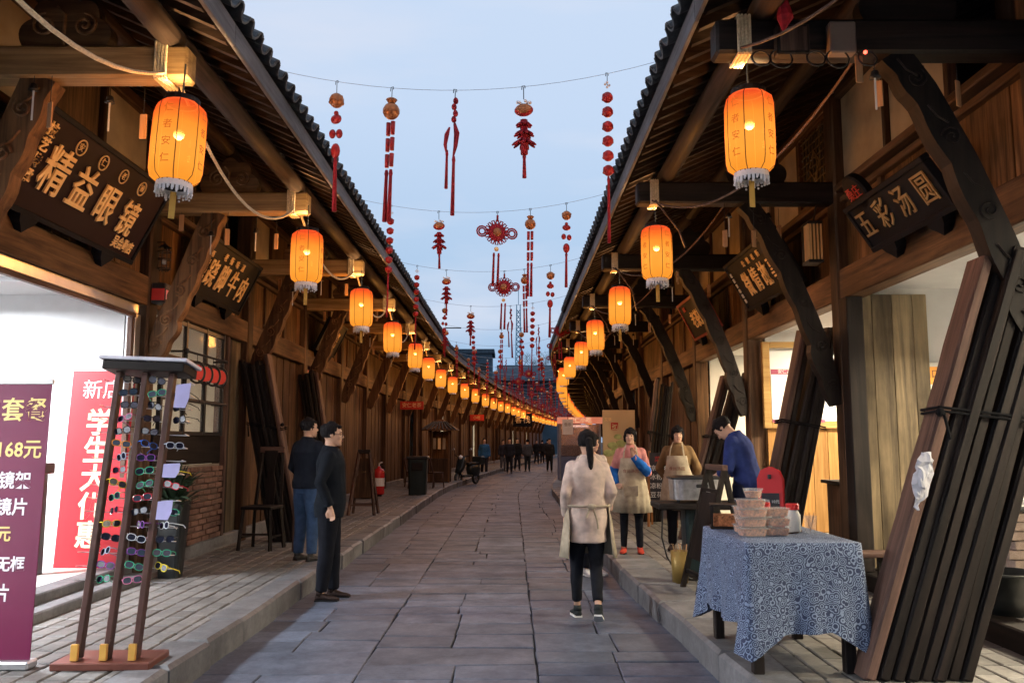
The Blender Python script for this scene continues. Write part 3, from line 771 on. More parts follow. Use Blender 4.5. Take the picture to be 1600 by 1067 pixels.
def tagobj(side, i, d, dy, l, nm=''):
    t = thing('hanging_tag', '?', 'wooden tag', wpt(side, i, d, dy, 3.88), rnd.uniform(-.6, .6), 'small wooden tags hung from the beams')
    cpart('string', ('ts', round(l, 2)), lambda b: b.tube([(0, 0, 0), (0, 0, -l)], .003, 4), M_black, t)
    cpart('wooden_plate', ('tp', round(l, 2)), lambda b: b.box(-.024, .024, -.005, .005, -l - .17, -l, .003), M_tag, t)
    return t
def bellobj(side, i, d, dy, l):
    t = thing('wind_bell', '?', 'bell', wpt(side, i, d, dy, 3.88), 0, 'small wind bells hung from the beams')
    cpart('string', ('ts', round(l, 2)), lambda b: b.tube([(0, 0, 0), (0, 0, -l)], .003, 4), M_black, t)
    cpart('bell', ('bl', round(l, 2)), lambda b: b.lathe([(.008, -l), (.022, -l - .01), (.026, -l - .035), (.036, -l - .05)], 10), M_alu if rnd.random() < .5 else M_iron, t, smooth=True)
    cpart('clapper_strip', ('bs', round(l, 2)), lambda b: b.box(-.006, .006, -.001, .001, -l - .25, -l - .04), M_paper, t)
    return t
for side in (-1, 1):
    sd = 'left' if side < 0 else 'right'
    for i in range(0, 6):
        for k, d in enumerate((.55, .95, 1.25) if side > 0 else (.45, .8, 1.35)):
            t = tagobj(side, i, d + rnd.uniform(-.08, .08), rnd.choice((-.1, .1)), rnd.choice((.03, .10, .18, .28))); t['label'] = f'small wooden tag, {ordw(k + 1)} out from the wall under the {ordw(i + 1)} {sd} beam'
        for k, d in enumerate((.7, 1.1)):
            t = bellobj(side, i, d, rnd.choice((-.1, .1)), rnd.choice((.05, .12, .2))); t['label'] = f'small metal bell, {ordw(k + 1)} out from the wall under the {ordw(i + 1)} {sd} beam'

# ------------------------------------------------------------------ red ornaments on wires across the street
ORN = {}
def tas(b, l, r=.016, z=0, x=0): b.tube([(x, 0, z), (x, 0, z - .03), (x, 0, z - .05), (x, 0, z - l)], [r * .6, r * .9, r * .7, r], 8)
def hook(b, l=.1): b.tube([(0, 0, 0), (0, 0, -l)], .0035, 4); b.tube([(-.015, 0, -.02), (-.012, 0, .01), (.01, 0, .012), (.012, 0, -.01)], .0035, 4)
def petal(b, c, r):
    b.ball(c, r, 10, 7)
    for k in range(8): a = k * math.pi / 4; b.ball((c[0] + r * .75 * math.cos(a), c[1] + r * .75 * math.sin(a), c[2] + r * .3 * (-1) ** k), r * .32, 5, 4)
def orn_balls(p):   # six balls
    p('hook', M_iron, lambda b: hook(b, .12)); p('knot', M_lace, lambda b: [b.ball((.02 * math.cos(k), 0, -.09 + .02 * math.sin(k)), .012, 5, 4) for k in (0, 1.6, 3.1, 4.7)])
    for k in range(6): p('ball', M_redball, lambda b: petal(b, (0, 0, 0), .046), (0, 0, -.2 - k * .124))
    p('tassel', M_redcloth, lambda b: tas(b, .55, .014), (0, 0, -.87))
def orn_charms(p):
    p('hook', M_iron, hook); p('ball', M_goldfoil, lambda b: petal(b, (0, 0, 0), .062), (0, 0, -.16))
    p('charm', M_redball, lambda b: (b.ball((0, 0, 0), .05, 8, 6, (1.1, .6, .8)), b.ball((0, 0, .05), .022, 6, 5)), (0, 0, -.32))
    p('charm', M_redball, lambda b: (b.ball((-.035, 0, 0), .04, 8, 6, (.8, .6, 1)), b.ball((.035, 0, -.01), .04, 8, 6, (.8, .6, 1))), (0, 0, -.44))
    p('charm', M_redball, lambda b: b.ball((0, 0, 0), .052, 8, 6, (.85, .6, 1.25)), (0, 0, -.59))
    p('tassel', M_redcloth, lambda b: tas(b, .45, .02), (0, 0, -.65))
def orn_pouch(p):
    p('hook', M_iron, hook); p('pouch', M_goldfoil, lambda b: (b.ball((0, 0, 0), .066, 10, 7), b.lathe([(.02, .055), (.045, .09), (.03, .10)], 10)), (0, 0, -.18))
    for k in range(3): p('firecracker_pair', M_redball, lambda b: (b.lathe([(.016, -.05), (.018, .05)], 8, (-.02, 0, 0)), b.lathe([(.016, -.045), (.018, .055)], 8, (.022, 0, 0))), (0, 0, -.32 - k * .125))
    p('tassel', M_redcloth, lambda b: tas(b, .40, .018), (-.02, 0, -.64)); p('tassel', M_redcloth, lambda b: tas(b, .40, .018), (.02, 0, -.64))
def orn_fish(p):
    p('hook', M_iron, hook); p('cord_knot', M_redcloth, lambda b: [b.ball((.006 * (-1) ** k, 0, -.05 * k), .022, 7, 5, (1, .7, 1.3)) for k in range(4)], (0, 0, -.08))
    p('fish', M_redcloth, lambda b: b.tube([(0, 0, 0), (.02, 0, -.08), (.012, 0, -.18), (-.005, 0, -.27)], [.015, .034, .026, .01], 8, ell=.6), (0, 0, -.26))
    p('fish', M_redcloth, lambda b: b.tube([(0, 0, 0), (-.02, 0, -.06), (-.03, 0, -.14), (-.02, 0, -.2)], [.012, .03, .022, .01], 8, ell=.6), (-.04, 0, -.30))
    p('tassel', M_redcloth, lambda b: tas(b, .30, .014), (-.055, 0, -.48)); p('tassel', M_redcloth, lambda b: tas(b, .46, .017), (0, 0, -.52))
def orn_fan(p):
    p('hook', M_iron, hook); p('crown', M_lace, lambda b: [b.ball((.05 * math.cos(k), .02 * math.sin(k), .01 * (k % 2)), .014, 5, 4) for k in range(7)], (0, 0, -.13))
    p('disc', M_goldfoil, lambda b: b.ball((0, 0, 0), .07, 12, 7, (1, .45, .72)), (0, 0, -.185)); p('disc_rim', M_redball, lambda b: b.ball((0, 0, 0), .076, 12, 7, (1, .36, .68)), (0, 0, -.19))
    def tree(b):
        for t in range(3):
            for k in range(9):
                a = k * 2 * math.pi / 9 + t; r = .05 + .012 * t; b.tube([(0, 0, -.07 * t), (r * math.cos(a), r * math.sin(a), -.035 - .075 * t), (r * 1.3 * math.cos(a), r * 1.3 * math.sin(a), -.04 - .08 * t)], [.016, .014, .006], 5)
        b.tube([(0, 0, .01), (0, 0, -.27)], .03, 7)
    p('firecracker_cluster', M_redcloth, tree, (0, 0, -.28)); p('tassel', M_redcloth, lambda b: tas(b, .2, .017), (0, 0, -.54))
def orn_knot(p):
    p('hook', M_iron, hook)
    def kn(b):
        b.ball((0, 0, 0), .115, 16, 8, (1, .22, 1))
        for k in range(16): a = k * math.pi / 8; b.tube([(.11 * math.cos(a - .15), 0, .11 * math.sin(a - .15)), (.155 * math.cos(a - .1), 0, .155 * math.sin(a - .1)), (.155 * math.cos(a + .1), 0, .155 * math.sin(a + .1)), (.11 * math.cos(a + .15), 0, .11 * math.sin(a + .15))], .009, 5)
        for s in (-1, 1):
            for rr in (.065, .04): b.tube([(s * .19 + rr * math.cos(q), 0, rr * math.sin(q)) for q in [k * math.pi / 6 for k in range(13)]], .011, 5)
        b.tube([(0, 0, .14), (0, 0, .22)], .014, 6)
    p('knot', M_redcloth, kn, (0, 0, -.26)); p('medallion', M_goldfoil, lambda b: b.ball((0, -.022, 0), .055, 12, 6, (1, .25, 1)), (0, 0, -.26))
    p('tassel', M_redcloth, lambda b: tas(b, .42, .018), (-.03, 0, -.52)); p('tassel', M_redcloth, lambda b: tas(b, .42, .018), (.03, 0, -.52)); p('bead', M_gold, lambda b: b.ball((0, 0, 0), .03, 8, 6), (0, 0, -.47))
KIND = {'balls': (orn_balls, 'string of six red balls ending in a long tassel'), 'charms': (orn_charms, 'ball and red charms ending in a tassel'),
        'pouch': (orn_pouch, 'gold pouch over red firecrackers with twin tassels'), 'fish': (orn_fish, 'narrow red knotted fish with uneven tassels'),
        'fan': (orn_fan, 'gold fan over a spiky red firecracker cluster'), 'knot': (orn_knot, 'red looped knot with a gold medallion and tassels')}
def ornament(kind, joined):
    fn, lab = KIND[kind]
    if joined:
        if ('J', kind) not in ORN:
            mb = MB(); ms = []
            def p(n, m, f, loc=(0, 0, 0)):
                if m not in ms: ms.append(m)
                mb.mi = ms.index(m); mb.T = T3(*loc); f(mb); mb.T = Matrix.Identity(4)
            fn(p); ORN[('J', kind)] = mb.mesh('ornament', ms, False, False)
        return link('hanging_ornament', ORN[('J', kind)])
    if kind not in ORN:
        t = link('hanging_ornament', None); seen = {}
        def p(n, m, f, loc=(0, 0, 0)):
            mb = MB(); f(mb); mb.build(n, m, t, M=T3(*loc), smooth=True, fix=False)
        fn(p); reg(t); ORN[kind] = t; return t
    return dup(ORN[kind])
rows = []
ry = 6.35; k = 0
base_rows = {0: [(-1.36, 'charms'), (-.93, 'pouch'), (-.44, 'fish'), (.09, 'fan'), (.74, 'balls')],
             1: [(-1.44, 'balls'), (-.87, 'fan'), (-.17, 'knot'), (.22, 'pouch'), (.65, 'charms')],
             2: [(-1.52, 'balls'), (-1.05, 'fan'), (-.12, 'knot'), (.20, 'pouch'), (.62, 'charms')],
             3: [(-1.35, 'charms'), (-.83, 'fan'), (-.03, 'fish'), (.42, 'balls')]}
M_wire = plain('thin_grey_wire', (.30, .37, .46), .6)
while k < 27:
    ci = cen(ry); a = phi(ry)
    zL = 4.28
    end1 = Vector((-1.85 + ci, ry, 4.40)); end2 = Vector((1.12 + ci, ry, 4.46))
    sag = .20
    def zat(x): t = (x + 1.85) / 2.97; return 4.40 + .06 * t - sag * 4 * t * (1 - t)
    mb = MB(); mb.tube(sagline(end1, end2, sag, 16), .0013 + .00009 * ry, 4, cap=False)
    tag(mb.build('hanging_wire', M_wire), f'thin wire strung between the eaves, {ordw(k + 1)} from the camera', 'wire', 'wires carrying the red ornaments')
    if k in base_rows: items = base_rows[k]
    else:
        ks = list(KIND); rnd.shuffle(ks); xs = [-1.5 + .56 * j + rnd.uniform(-.14, .14) for j in range(6)]; items = list(zip(xs, ks))
    for x, kd in items:
        far = ry > 19
        o = ornament(kd, far)
        s = rnd.uniform(.92, 1.08)
        o.matrix_basis = T3(x + ci, ry, zat(x) - .004) @ Matrix.Rotation(rnd.uniform(-.5, .5), 4, 'Z') @ Matrix.Rotation(R(rnd.uniform(-2, 2)), 4, 'Y') @ Matrix.Scale(s, 4)
        tag(o, f'{KIND[kd][1]}, on the {ordw(k + 1)} wire', 'ornament', 'red ornaments hanging over the street')
    k += 1; ry += 3.55 if k < 8 else 3.3

# ------------------------------------------------------------------ shop signs
def signboard(name, label, side, ya, yb, zb, zt, xb, xt, mat, texts, th=.05, frame=True, feet=True, rim=M_signboard):
    """leaning name board between street positions ya..yb; xb/xt = x of its bottom and top edge"""
    t = thing('name_board', label, 'sign', ((xb + xt) / 2, (ya + yb) / 2, zb))
    ux = Vector((0, 1 if side < 0 else -1, 0)); up = Vector((xt - xb, 0, zt - zb)); h = up.length; up.normalize(); w = abs(yb - ya)
    c = Vector(((xb + xt) / 2, (ya + yb) / 2, (zb + zt) / 2)); M = basis(c, ux, up)
    MB().box(-w / 2, w / 2, -h / 2, h / 2, -th, 0, .006).build('board', mat, t, M=M, world=True)
    if frame:
        b = MB(); f = .035
        b.box(-w / 2 - .01, w / 2 + .01, h / 2 - f, h / 2 + .01, -th - .005, .018, .006); b.box(-w / 2 - .01, w / 2 + .01, -h / 2 - .01, -h / 2 + f, -th - .005, .018, .006)
        b.box(-w / 2 - .008, -w / 2 + f, -h / 2 + f, h / 2 - f, -th - .004, .016, .006); b.box(w / 2 - f, w / 2 + .008, -h / 2 + f, h / 2 - f, -th - .004, .016, .006)
        b.build('frame', rim, t, M=M, world=True)
    if feet:
        for q in (-.28, .28):
            MB().prism([(-.12, .0), (.12, .0), (.09, -.05), (.05, -.08), (0, -.13), (-.05, -.08), (-.09, -.05)], 'z', -.07, .03).build('bracket', M_signboard, t, M=M @ T3(q * w, -h / 2 - .005, 0), world=True)
    for s, size, x, y, m, bold, *rest in texts:
        ext = rest[0] if rest else .006; sx = rest[1] if len(rest) > 1 else 1
        text(s, size, M @ T3(x, y, .004 + ext), m, t, ext=ext, bold=bold, sx=sx)
    return t, M, w, h
tx = []
for k, c in enumerate('精益眼镜'): tx.append((c, .40 - .02 * k, -.60 + .415 * k, -.03 - .01 * k, M_gold, .0045, .008, .84))
for k, c in enumerate('技艺传承'): tx.append((c, .115, -.87, .24 - .125 * k, M_gold, .003, .005))
for k, c in enumerate('百年老店'): tx.append((c, .105, -1.0, .21 - .13 * k, M_gold, .003, .005))
tx.append(('吴会勤店', .12, .80, -.275, M_gold, .003, .004, .8))
t, M, w, h = signboard('n', 'large brown leaning name board with four big gold characters over the white shop', -1, 5.72, 7.95, 3.2, 3.9, -3.62, -3.27, M_signbrown, tx, th=.06)
for k, c in enumerate('安仁老镇'):
    MM = M @ T3(-.46 + .36 * k, .255, .006)
    b = MB(); b.tube([(.062 * math.cos(a), .062 * math.sin(a), 0) for a in [q * math.pi / 12 for q in range(25)]], .0065, 5); b.build('medallion_ring', M_gold, t, M=MM, world=True)
    text(c, .07, MM, M_gold, t, ext=.004)
tx = [(c, .36, -.50 + .37 * k, -.06, M_gold, .003, .006, .8) for k, c in enumerate('跷脚牛肉')]
tx += [(c, .10, -.33 + .21 * k, .2, M_gold, .001) for k, c in enumerate('老街味道')] + [(c, .08, -.72, .16 - .1 * k, M_gold, .001) for k, c in enumerate('百年美味')]
signboard('n', 'black leaning name board with gold characters above the barred window', -1, 9.35, 11.2, 3.2, 3.82, -3.64, -3.34, M_signboard, tx, rim=M_signboard)
signboard('n', 'smaller black name board with two gold characters past the second left strut', -1, 15.6, 17.2, 3.22, 3.8, -3.62, -3.34, M_signboard, [('烧烤', .34, .15, -.03, M_gold, .006, .006, .85), ('安仁', .12, -.45, .1, M_gold, .001)])
tx = [(c, .27, -.51 + .34 * k, -.0, plain('dull_gold_paint', (.30, .20, .09), .5) if 'dull_gold_paint' not in MT else MT['dull_gold_paint'], .001, .005, .85) for k, c in enumerate('五彩汤圆')]
t, M, w, h = signboard('n', 'dark name board with outlined gold characters and a round badge on top, right row', 1, 5.78, 7.15, 3.14, 3.5, 3.1, 2.86, M_signboard, tx, th=.05)
b = MB(); b.lathe([(.17, -.05), (.17, .0), (.15, .012)], 24); b.build('round_badge', M_signboard, t, M=M @ T3(-.38, .27, -.012), world=True)
text('桑庄', .12, M @ T3(-.38, .28, .006), M_red, t, ext=.004)
tx = [(c, .33, -.50 + .34 * k, -.06, M_gold, .002, .006, .8) for k, c in enumerate('微情故事馆')] + [(c, .085, -.30 + .2 * k, .2, M_gold, .001) for k, c in enumerate('公馆老街')]
for k in range(6): tx.append(('老街里的故事'[k], .06, -.93, .17 - .075 * k, M_paper, .001))
signboard('n', 'wide black name board with five gold characters, red top edge, behind the second right strut', 1, 8.95, 11.0, 3.22, 3.8, 3.1, 2.78, M_signboard, tx)
signboard('n', 'narrow black name board with red top edge behind the third right strut', 1, 12.6, 14.3, 3.22, 3.8, 3.1, 2.8, M_signboard, [('老茶馆', .3, 0, -.05, M_gold, .003, .006, .85), ('安仁', .09, -.5, .2, M_red, .001)], rim=plain('dull_red_frame', (.22, .03, .02), .5))
GLASSM = plain('window_glass', (.7, .75, .8), .05, var=.02, spec=.5); GLASSM.node_tree.nodes['Principled BSDF'].inputs['Alpha'].default_value = .12
# ------------------------------------------------------------------ fittings of single bays (children of their house)
def hw(h, name, mb, mat, **k): return mb.build(name, mat, h, world=True, **k)
hl0, hl1, hlm = HOUSES[(-1, 0)], HOUSES[(-1, 1)], HOUSES[(-1, -1)]
hr1, hr2, hr3 = HOUSES[(1, 1)], HOUSES[(1, 2)], HOUSES[(1, 3)]
M_brick = stone('red_brick', (.09, .042, .03), (.21, .11, .075), rough=.8, sc=12, var=.3)
M_mortar = plain('mortar', (.2, .17, .14), .9)
# left: white aluminium shop front
hw(hl0, 'door_frame', B(-3.86, -3.76, 5.4, 8.5, 2.80, 2.9, .006), M_alu); hw(hl0, 'door_frame', B(-3.86, -3.76, 8.44, 8.56, .33, 2.797, .006), M_alu)
hw(hl0, 'door_frame_lip', B(-3.80, -3.75, 5.4, 8.43, 2.755, 2.797, .004), wz['pinky']); hw(hl0, 'door_frame_lip', B(-3.82, -3.77, 8.39, 8.435, .33, 2.755, .004), wz['pinkz'])
hw(hlm, 'door_frame', B(-3.86, -3.76, 2.3, 5.28, 2.80, 2.9, .006), M_alu)
hw(hl0, 'step', B(-3.86, -3.55, 5.55, 8.55, .14, .255, .012), M_kerb)
tr = hw(hl0, 'light_track', B(-6.6, -4.3, 7.40, 7.44, 2.93, 2.97), M_alu)
def spot(x, y, dx):
    t = thing('track_spotlight', f'blue grey spotlight hung {"furthest right" if dx > 0 else "left of its neighbour"} on the ceiling track in the white shop', 'spotlight', (x, y, 2.93), 0, 'spotlights in the white shop')
    MB().box(-.07, .07, -.02, .02, -.05, 0, .005).build('mount', M_alu, t)
    MB().tube([(-.05, 0, -.05), (-.07, 0, -.12), (-.05, 0, -.2)], .006, 5).build('yoke', M_black, t); MB().tube([(.05, 0, -.05), (.07, 0, -.12), (.05, 0, -.2)], .006, 5).build('yoke', M_black, t)
    MB().tube([(-.06, 0, -.17), (.02, 0, -.25), (.12, -.02, -.36)], [.05, .055, .055], 12).build('spotlight_body', plain('blue_grey_enamel', (.12, .16, .28), .4), t, smooth=False)
spot(-4.95, 7.42, 1); spot(-5.85, 7.42, -1)
b = MB(); b.box(-7.4, -7.1, 5.6, 8.4, 1.2, 1.24); b.box(-7.4, -7.1, 5.6, 8.4, 1.7, 1.74); b.box(-7.4, -7.1, 5.6, 8.4, 2.2, 2.24)
hw(hl0, 'wall_shelves', b, M_alu)
t = thing('glass_counter', 'white glass counter deep inside the white shop', 'counter', (-6.2, 7.4, ZF)); B(-.3, .3, -.9, .7, 0, .75, .01).build('base', M_white, t); B(-.3, .3, -.9, .7, .751, .95, .004).build('glass_case', GLASSM, t); B(-.31, .31, -.91, .71, .951, .97, .004).build('top', M_alu, t)
# left bay 1: barred window over bricks, planked panel beyond
b = MB()
for y in (9.1, 9.75, 10.4, 11.02): b.box(-3.78, -3.73, y - .025, y + .025, 1.6, 2.9, .004)
for z in (1.62, 2.0, 2.45, 2.86): b.box(-3.775, -3.735, 9.075, 11.05, z - .022, z + .022)
wf = hw(hl1, 'window_frame', b, M_black)
for k in range(3): hw(wf, 'window_pane', B(-3.765, -3.76, 9.13 + .65 * k, 9.72 + .65 * k, 1.65, 2.84), GLASSM)
b = MB(); b.tube([(-3.78, 9.4, 2.52), (-3.60, 9.4, 2.52), (-3.60, 10.75, 2.52), (-3.78, 10.75, 2.52)], .014, 6); b.tube([(-3.78, 9.4, 1.98), (-3.60, 9.4, 1.98), (-3.60, 10.75, 1.98), (-3.78, 10.75, 1.98)], .012, 6); b.tube([(-3.60, 9.4, 2.52), (-3.60, 9.4, 1.98)], .012, 6); b.ball((-3.60, 9.38, 2.52), .035, 8, 6)
hw(hl1, 'iron_rail', b, M_black)
hw(hl1, 'window_panel', B(-3.80, -3.76, 9.0, 11.08, 1.26, 1.6, .006), wz['darky'])
hw(hl1, 'brick_backing', B(-3.83, -3.765, 8.95, 11.08, .33, 1.25), M_mortar)
for c in range(13):
    for k in range(9):
        y = 8.97 + k * .245 - (.12 if c % 2 else 0)
        if y < 8.85 or y > 10.95: continue
        cpart('brick', ('lb',), lambda b: b.box(-.04, .04, 0, .228, 0, .056, .005), M_brick, hl1, loc=(.045 + rnd.uniform(-.008, .008), y - 8.7, .34 + c * .069))
for j in range(4): hw(hl1, 'wall_plank', B(-3.84, -3.79, 11.1 + j * .19, 11.286 + j * .19, .33, 2.9, .004), wz['darkz'] if j < 2 else wz['greyz'])
hw(hl1, 'jamb', B(-3.87, -3.70, 11.09, 11.15, .335, 2.89, .01), wz['pinkz'])
hw(hl1, 'inner_ledge', B(-3.9, -3.86, 9.0, 11.0, 1.3, 1.34), M_gold)
for k in range(4):
    y = 9.72 + k * .26; t = thing('round_charm', f'round red charm in a dark ring, {ordw(k + 1)} from the near end of the window rail', 'charm', (-3.60, y, 2.31), 0, 'round red charms on the window rail')
    b = MB(); b.tube([(.12 * math.cos(a) * .35, .0 + .085 * math.sin(a) * .0 + .0, 0) for a in (0, 1)], .001, 3); b = MB()
    b.tube([(.112 * math.cos(a) * .5, .112 * math.cos(a) * .87, .12 * math.sin(a)) for a in [q * math.pi / 10 for q in range(21)]], .014, 5); b.tube([(0, 0, .12), (0, 0, .2)], .004, 4); b.build('ring', M_black, t)
    b = MB(); b.tube([(0, -.008, 0), (0, .008, 0)], .088, 14); b.build('red_disc', plain('bright_red_paper', (.62, .05, .04), .6), t, M=Matrix.Rotation(R(60), 4, 'Z'))
# post fittings, left
t = thing('wire_lamp', 'black wire lamp cage on the post beside the brown name board', 'lamp', (-3.62, 8.72, 3.28))
b = MB()
for k in range(8): a = k * math.pi / 4; b.tube([(.03 * math.cos(a), .03 * math.sin(a), .26), (.062 * math.cos(a), .062 * math.sin(a), .2), (.062 * math.cos(a), .062 * math.sin(a), .04), (.04 * math.cos(a), .04 * math.sin(a), 0)], .005, 4)
for z in (.02, .12, .2): b.lathe([(.062, z), (.068, z), (.068, z + .012), (.062, z + .012)], 12, cap=False)
b.build('cage', M_black, t); MB().lathe([(.0, .3), (.05, .26), (.07, .25)], 12, cap=False).build('cap', M_black, t); MB().ball((0, 0, .1), .03).build('bulb', M_paper, t); MB().tube([(-.12, 0, .31), (0, 0, .31), (0, 0, .28)], .008, 5).build('bracket', M_black, t)
t = thing('alarm_box', 'small black alarm box with a red window on the post left of the barred window', 'alarm box', (-3.64, 8.7, 3.02))
B(-.05, .09, -.09, .09, -.09, .12, .008).build('box', M_black, t); B(.091, .098, -.07, .07, -.05, .05, .003).build('red_window', emit('red_lamp_glass', (.9, .12, .08), .5), t); B(-.045, .085, -.097, -.091, -.06, .06).build('face_plate', M_red, t)
# right bay 1: interior fittings
for k in range(4):
    x = 3.36 + k * .155; hd = None
leaf = link('door_leaf', None, hr1, T3(3.35, 8.12, 0), True)
for k, w in enumerate((.10, .19, .2, .14)):
    x = sum((.10, .19, .2, .14)[:k]); B(x + .002, x + w - .002, -.025, .02, .36, 2.93, .003).build('board', wood('door_leaf_wood', (.06, .045, .028), (.225, .17, .10), 'z', stain=.78, var=.12, grain=.55, bump=.6) if 'door_leaf_wood' not in MT else MT['door_leaf_wood'], leaf)
B(.02, .6, .021, .05, 1.42, 1.5, .006).build('ledge', wz['greyx'], leaf)
hw(hr1, 'dark_jamb', B(3.18, 3.34, 8.02, 8.2, .33, 2.9, .01), wz['darkz'])
hw(hr1, 'ceiling_beam', B(4.05, 5.6, 7.1, 7.3, 2.72, 3.02, .01), wz['darkx'])
hw(hr1, 'wall_skirting', B(4.0, 6.9, 8.26, 8.285, .33, .42, .004), M_paper)
t = thing('wall_notice', 'small orange notice in a white frame on the cream wall right of the door leaf', 'notice', (4.06, 8.27, 2.16))
B(-.13, .13, -.02, .01, -.13, .13, .006).build('frame', M_paper, t); B(-.10, .10, -.024, -.021, -.085, .085).build('orange_card', plain('orange_card', (.75, .32, .05), .5), t)
text('出口', .09, basis((0, -.026, .01), (1, 0, 0), (0, 0, 1)), M_black, t, ext=.001, world=False)
t = thing('brick_counter', 'rough brick counter with a black top inside the right cream shop', 'counter', (3.75, 6.35, .33))
for c in range(10):
    for k in range(3):
        for q in range(2):
            o = .06 if c % 2 else 0
            cpart('brick', ('cb',), lambda b: b.box(0, .24, 0, .12, 0, .062, .006), stone('grey_brick', (.22, .16, .13), (.42, .33, .28), sc=14, rough=.85) if 'grey_brick' not in MT else MT['grey_brick'], t, loc=(-.08 + k * .25 - o + rnd.uniform(-.015, .015), q * .5 + rnd.uniform(-.01, .01), c * .068))
B(-.04, .66, .03, .6, 0, .68).build('counter_core', M_mortar, t); B(-.14, .72, -.04, .66, .69, .73, .006).build('counter_top', M_black, t)
def bowl(name, label, cat, c, r, h, mat, **k):
    t = MB().lathe([(r * .5, 0), (r * .85, h * .45), (r, h), (r * .94, h), (r * .78, h * .45), (r * .45, h * .12)], 20).build(name, mat, None, smooth=True, M=T3(*c)); return tag(t, label, cat)
bowl('plastic_bowl', 'small orange bowl on the black counter top at the right edge', 'bowl', (3.95, 6.45, 1.06), .085, .08, plain('orange_plastic', (.8, .18, .05), .4))
t = MB().ball((0, 0, .05), .09, 12, 8, (1, .7, .6)).build('plastic_bag', plain('thin_white_plastic', (.5, .5, .54), .35), None, smooth=True, M=T3(3.73, 6.5, 1.06)); tag(t, 'crumpled white bag beside the orange bowl on the counter', 'bag')
t = thing('black_basin', 'black plastic basin on the sill of the right cream shop', 'basin', (3.47, 6.15, .33))
MB().lathe([(.15, 0), (.19, .12), (.225, .27), (.24, .27), (.24, .29), (.215, .29), (.18, .12), (.13, .02)], 22).build('tub', plain('black_plastic', (.015, .017, .018), .35), t, smooth=True); MB().ball((-.17, .0, .30), .035).build('handle', MT['black_plastic'], t)
t = thing('water_tap', 'small brass tap with red handle low on the cream wall', 'tap', (4.35, 8.25, .62)); MB().tube([(0, 0, 0), (0, -.12, 0), (0, -.15, -.04)], .014, 6).build('spout', M_gold, t); B(-.05, .05, -.1, -.06, .03, .045, .004).build('handle', M_red, t)
MB().box(4.1, 4.6, 8.0, 8.24, .33, .42, .01).build('drain_box', M_cream, hr1, world=True)
t = thing('low_bench', 'brown low bench behind the cloth covered table', 'bench', (3.0, 7.55, .18)); B(-.3, .28, -.12, .12, .36, .40, .006).build('seat', wz['pinkx'], t)
for x in (-.24, .22):
    for y in (-.09, .09): B(x - .02, x + .02, y - .02, y + .02, 0, .36).build('leg', wz['darkz'], t)
# right bay 2: menu wall facing the camera
hw(hr2, 'wall_boarding', B(3.45, 6.9, 11.5, 11.58, .33, 1.72), M_int_y)
for k in range(16): hw(hr2, 'wall_plank', B(3.42 + k * .2, 3.615 + k * .2, 11.47, 11.499, .34, 1.70, .004), M_int_y)
b = MB()
b.box(3.36, 3.46, 11.40, 11.47, 1.70, 2.86, .006); b.box(5.2, 5.3, 11.40, 11.47, 1.70, 2.86, .006); b.box(3.462, 5.198, 11.41, 11.47, 1.70, 1.80, .006); b.box(3.462, 5.198, 11.41, 11.47, 2.78, 2.86, .006)
hw(hr2, 'menu_frame', b, wood('golden_frame_wood', (.32, .18, .06), (.52, .33, .12), 'x', stain=.2))
t = thing('menu_poster', 'white menu poster with a dark patterned top band in the yellow wooden frame', 'poster', (3.75, 11.42, 2.2))
B(-.28, .42, -.012, 0, -.42, .30).build('sheet', plain('poster_white', (.8, .8, .78), .6, var=.02), t); B(-.28, .42, -.016, -.0125, .22, .29).build('band', plain('dark_red_print', (.25, .05, .09), .6), t); B(-.28, .42, -.016, -.0125, -.42, -.38).build('band', MT['dark_red_print'], t)
text('安仁古镇小吃菜单', .06, basis((.05, -.0165, .255), (1, 0, 0), (0, 0, 1)), M_paper, t, ext=.0008, world=False)
for k, s in enumerate(('汤圆 8元', '凉粉 6元', '冰粉 5元')):
    for c in range(2): text(s, .062, basis((.02 + .27 * c, -.0135, -.02 - .12 * k), (1, 0, 0), (0, 0, 1)), M_black, t, ext=.0006, world=False)
b = MB(); b.box(3.55, 4.5, 9.3, 9.75, .33, 1.06, .01); hw(hr2, 'counter', b, wz['plankz']); hw(hr2, 'counter_top', B(3.5, 4.55, 9.26, 9.8, 1.063, 1.1, .006), wz['darkx'])
for k in range(4):
    for c in range(3): hw(hr2, 'brick', B(3.56 + k * .245, 3.79 + k * .245, 9.25, 9.295, .84 + c * .068, .9 + c * .068, .004), M_brick)
t = thing('white_jug', 'white jug on the counter behind the second leaning bundle', 'jug', (3.75, 9.5, 1.1)); MB().lathe([(.05, 0), (.075, .08), (.05, .17), (.06, .2)], 14).build('body', M_white, t, smooth=True)
# right wall lamp
t = thing('slatted_wall_lamp', 'gold and black slatted box lamp on the post right of the five character board', 'lamp', (3.02, 8.36, 3.28))
B(-.09, .06, -.10, .10, .0, .03, .005).build('bottom_plate', M_black, t); B(-.09, .06, -.10, .10, .39, .42, .005).build('top_plate', M_black, t); B(-.06, .04, -.07, .07, .031, .389).build('inner_box', plain('dark_gold', (.20, .12, .04), .5), t)
for k in range(6): B(-.09, -.075, -.095 + k * .034, -.08 + k * .034, .031, .389).build('slat', M_gold if k < 4 else M_black, t)
for k in range(4): B(-.07 + k * .034, -.055 + k * .034, -.10, -.088, .031, .389).build('slat', M_gold, t)
MB().tube([(.0, 0, .42), (.06, 0, .7)], .008, 5).build('hanger', M_black, t)
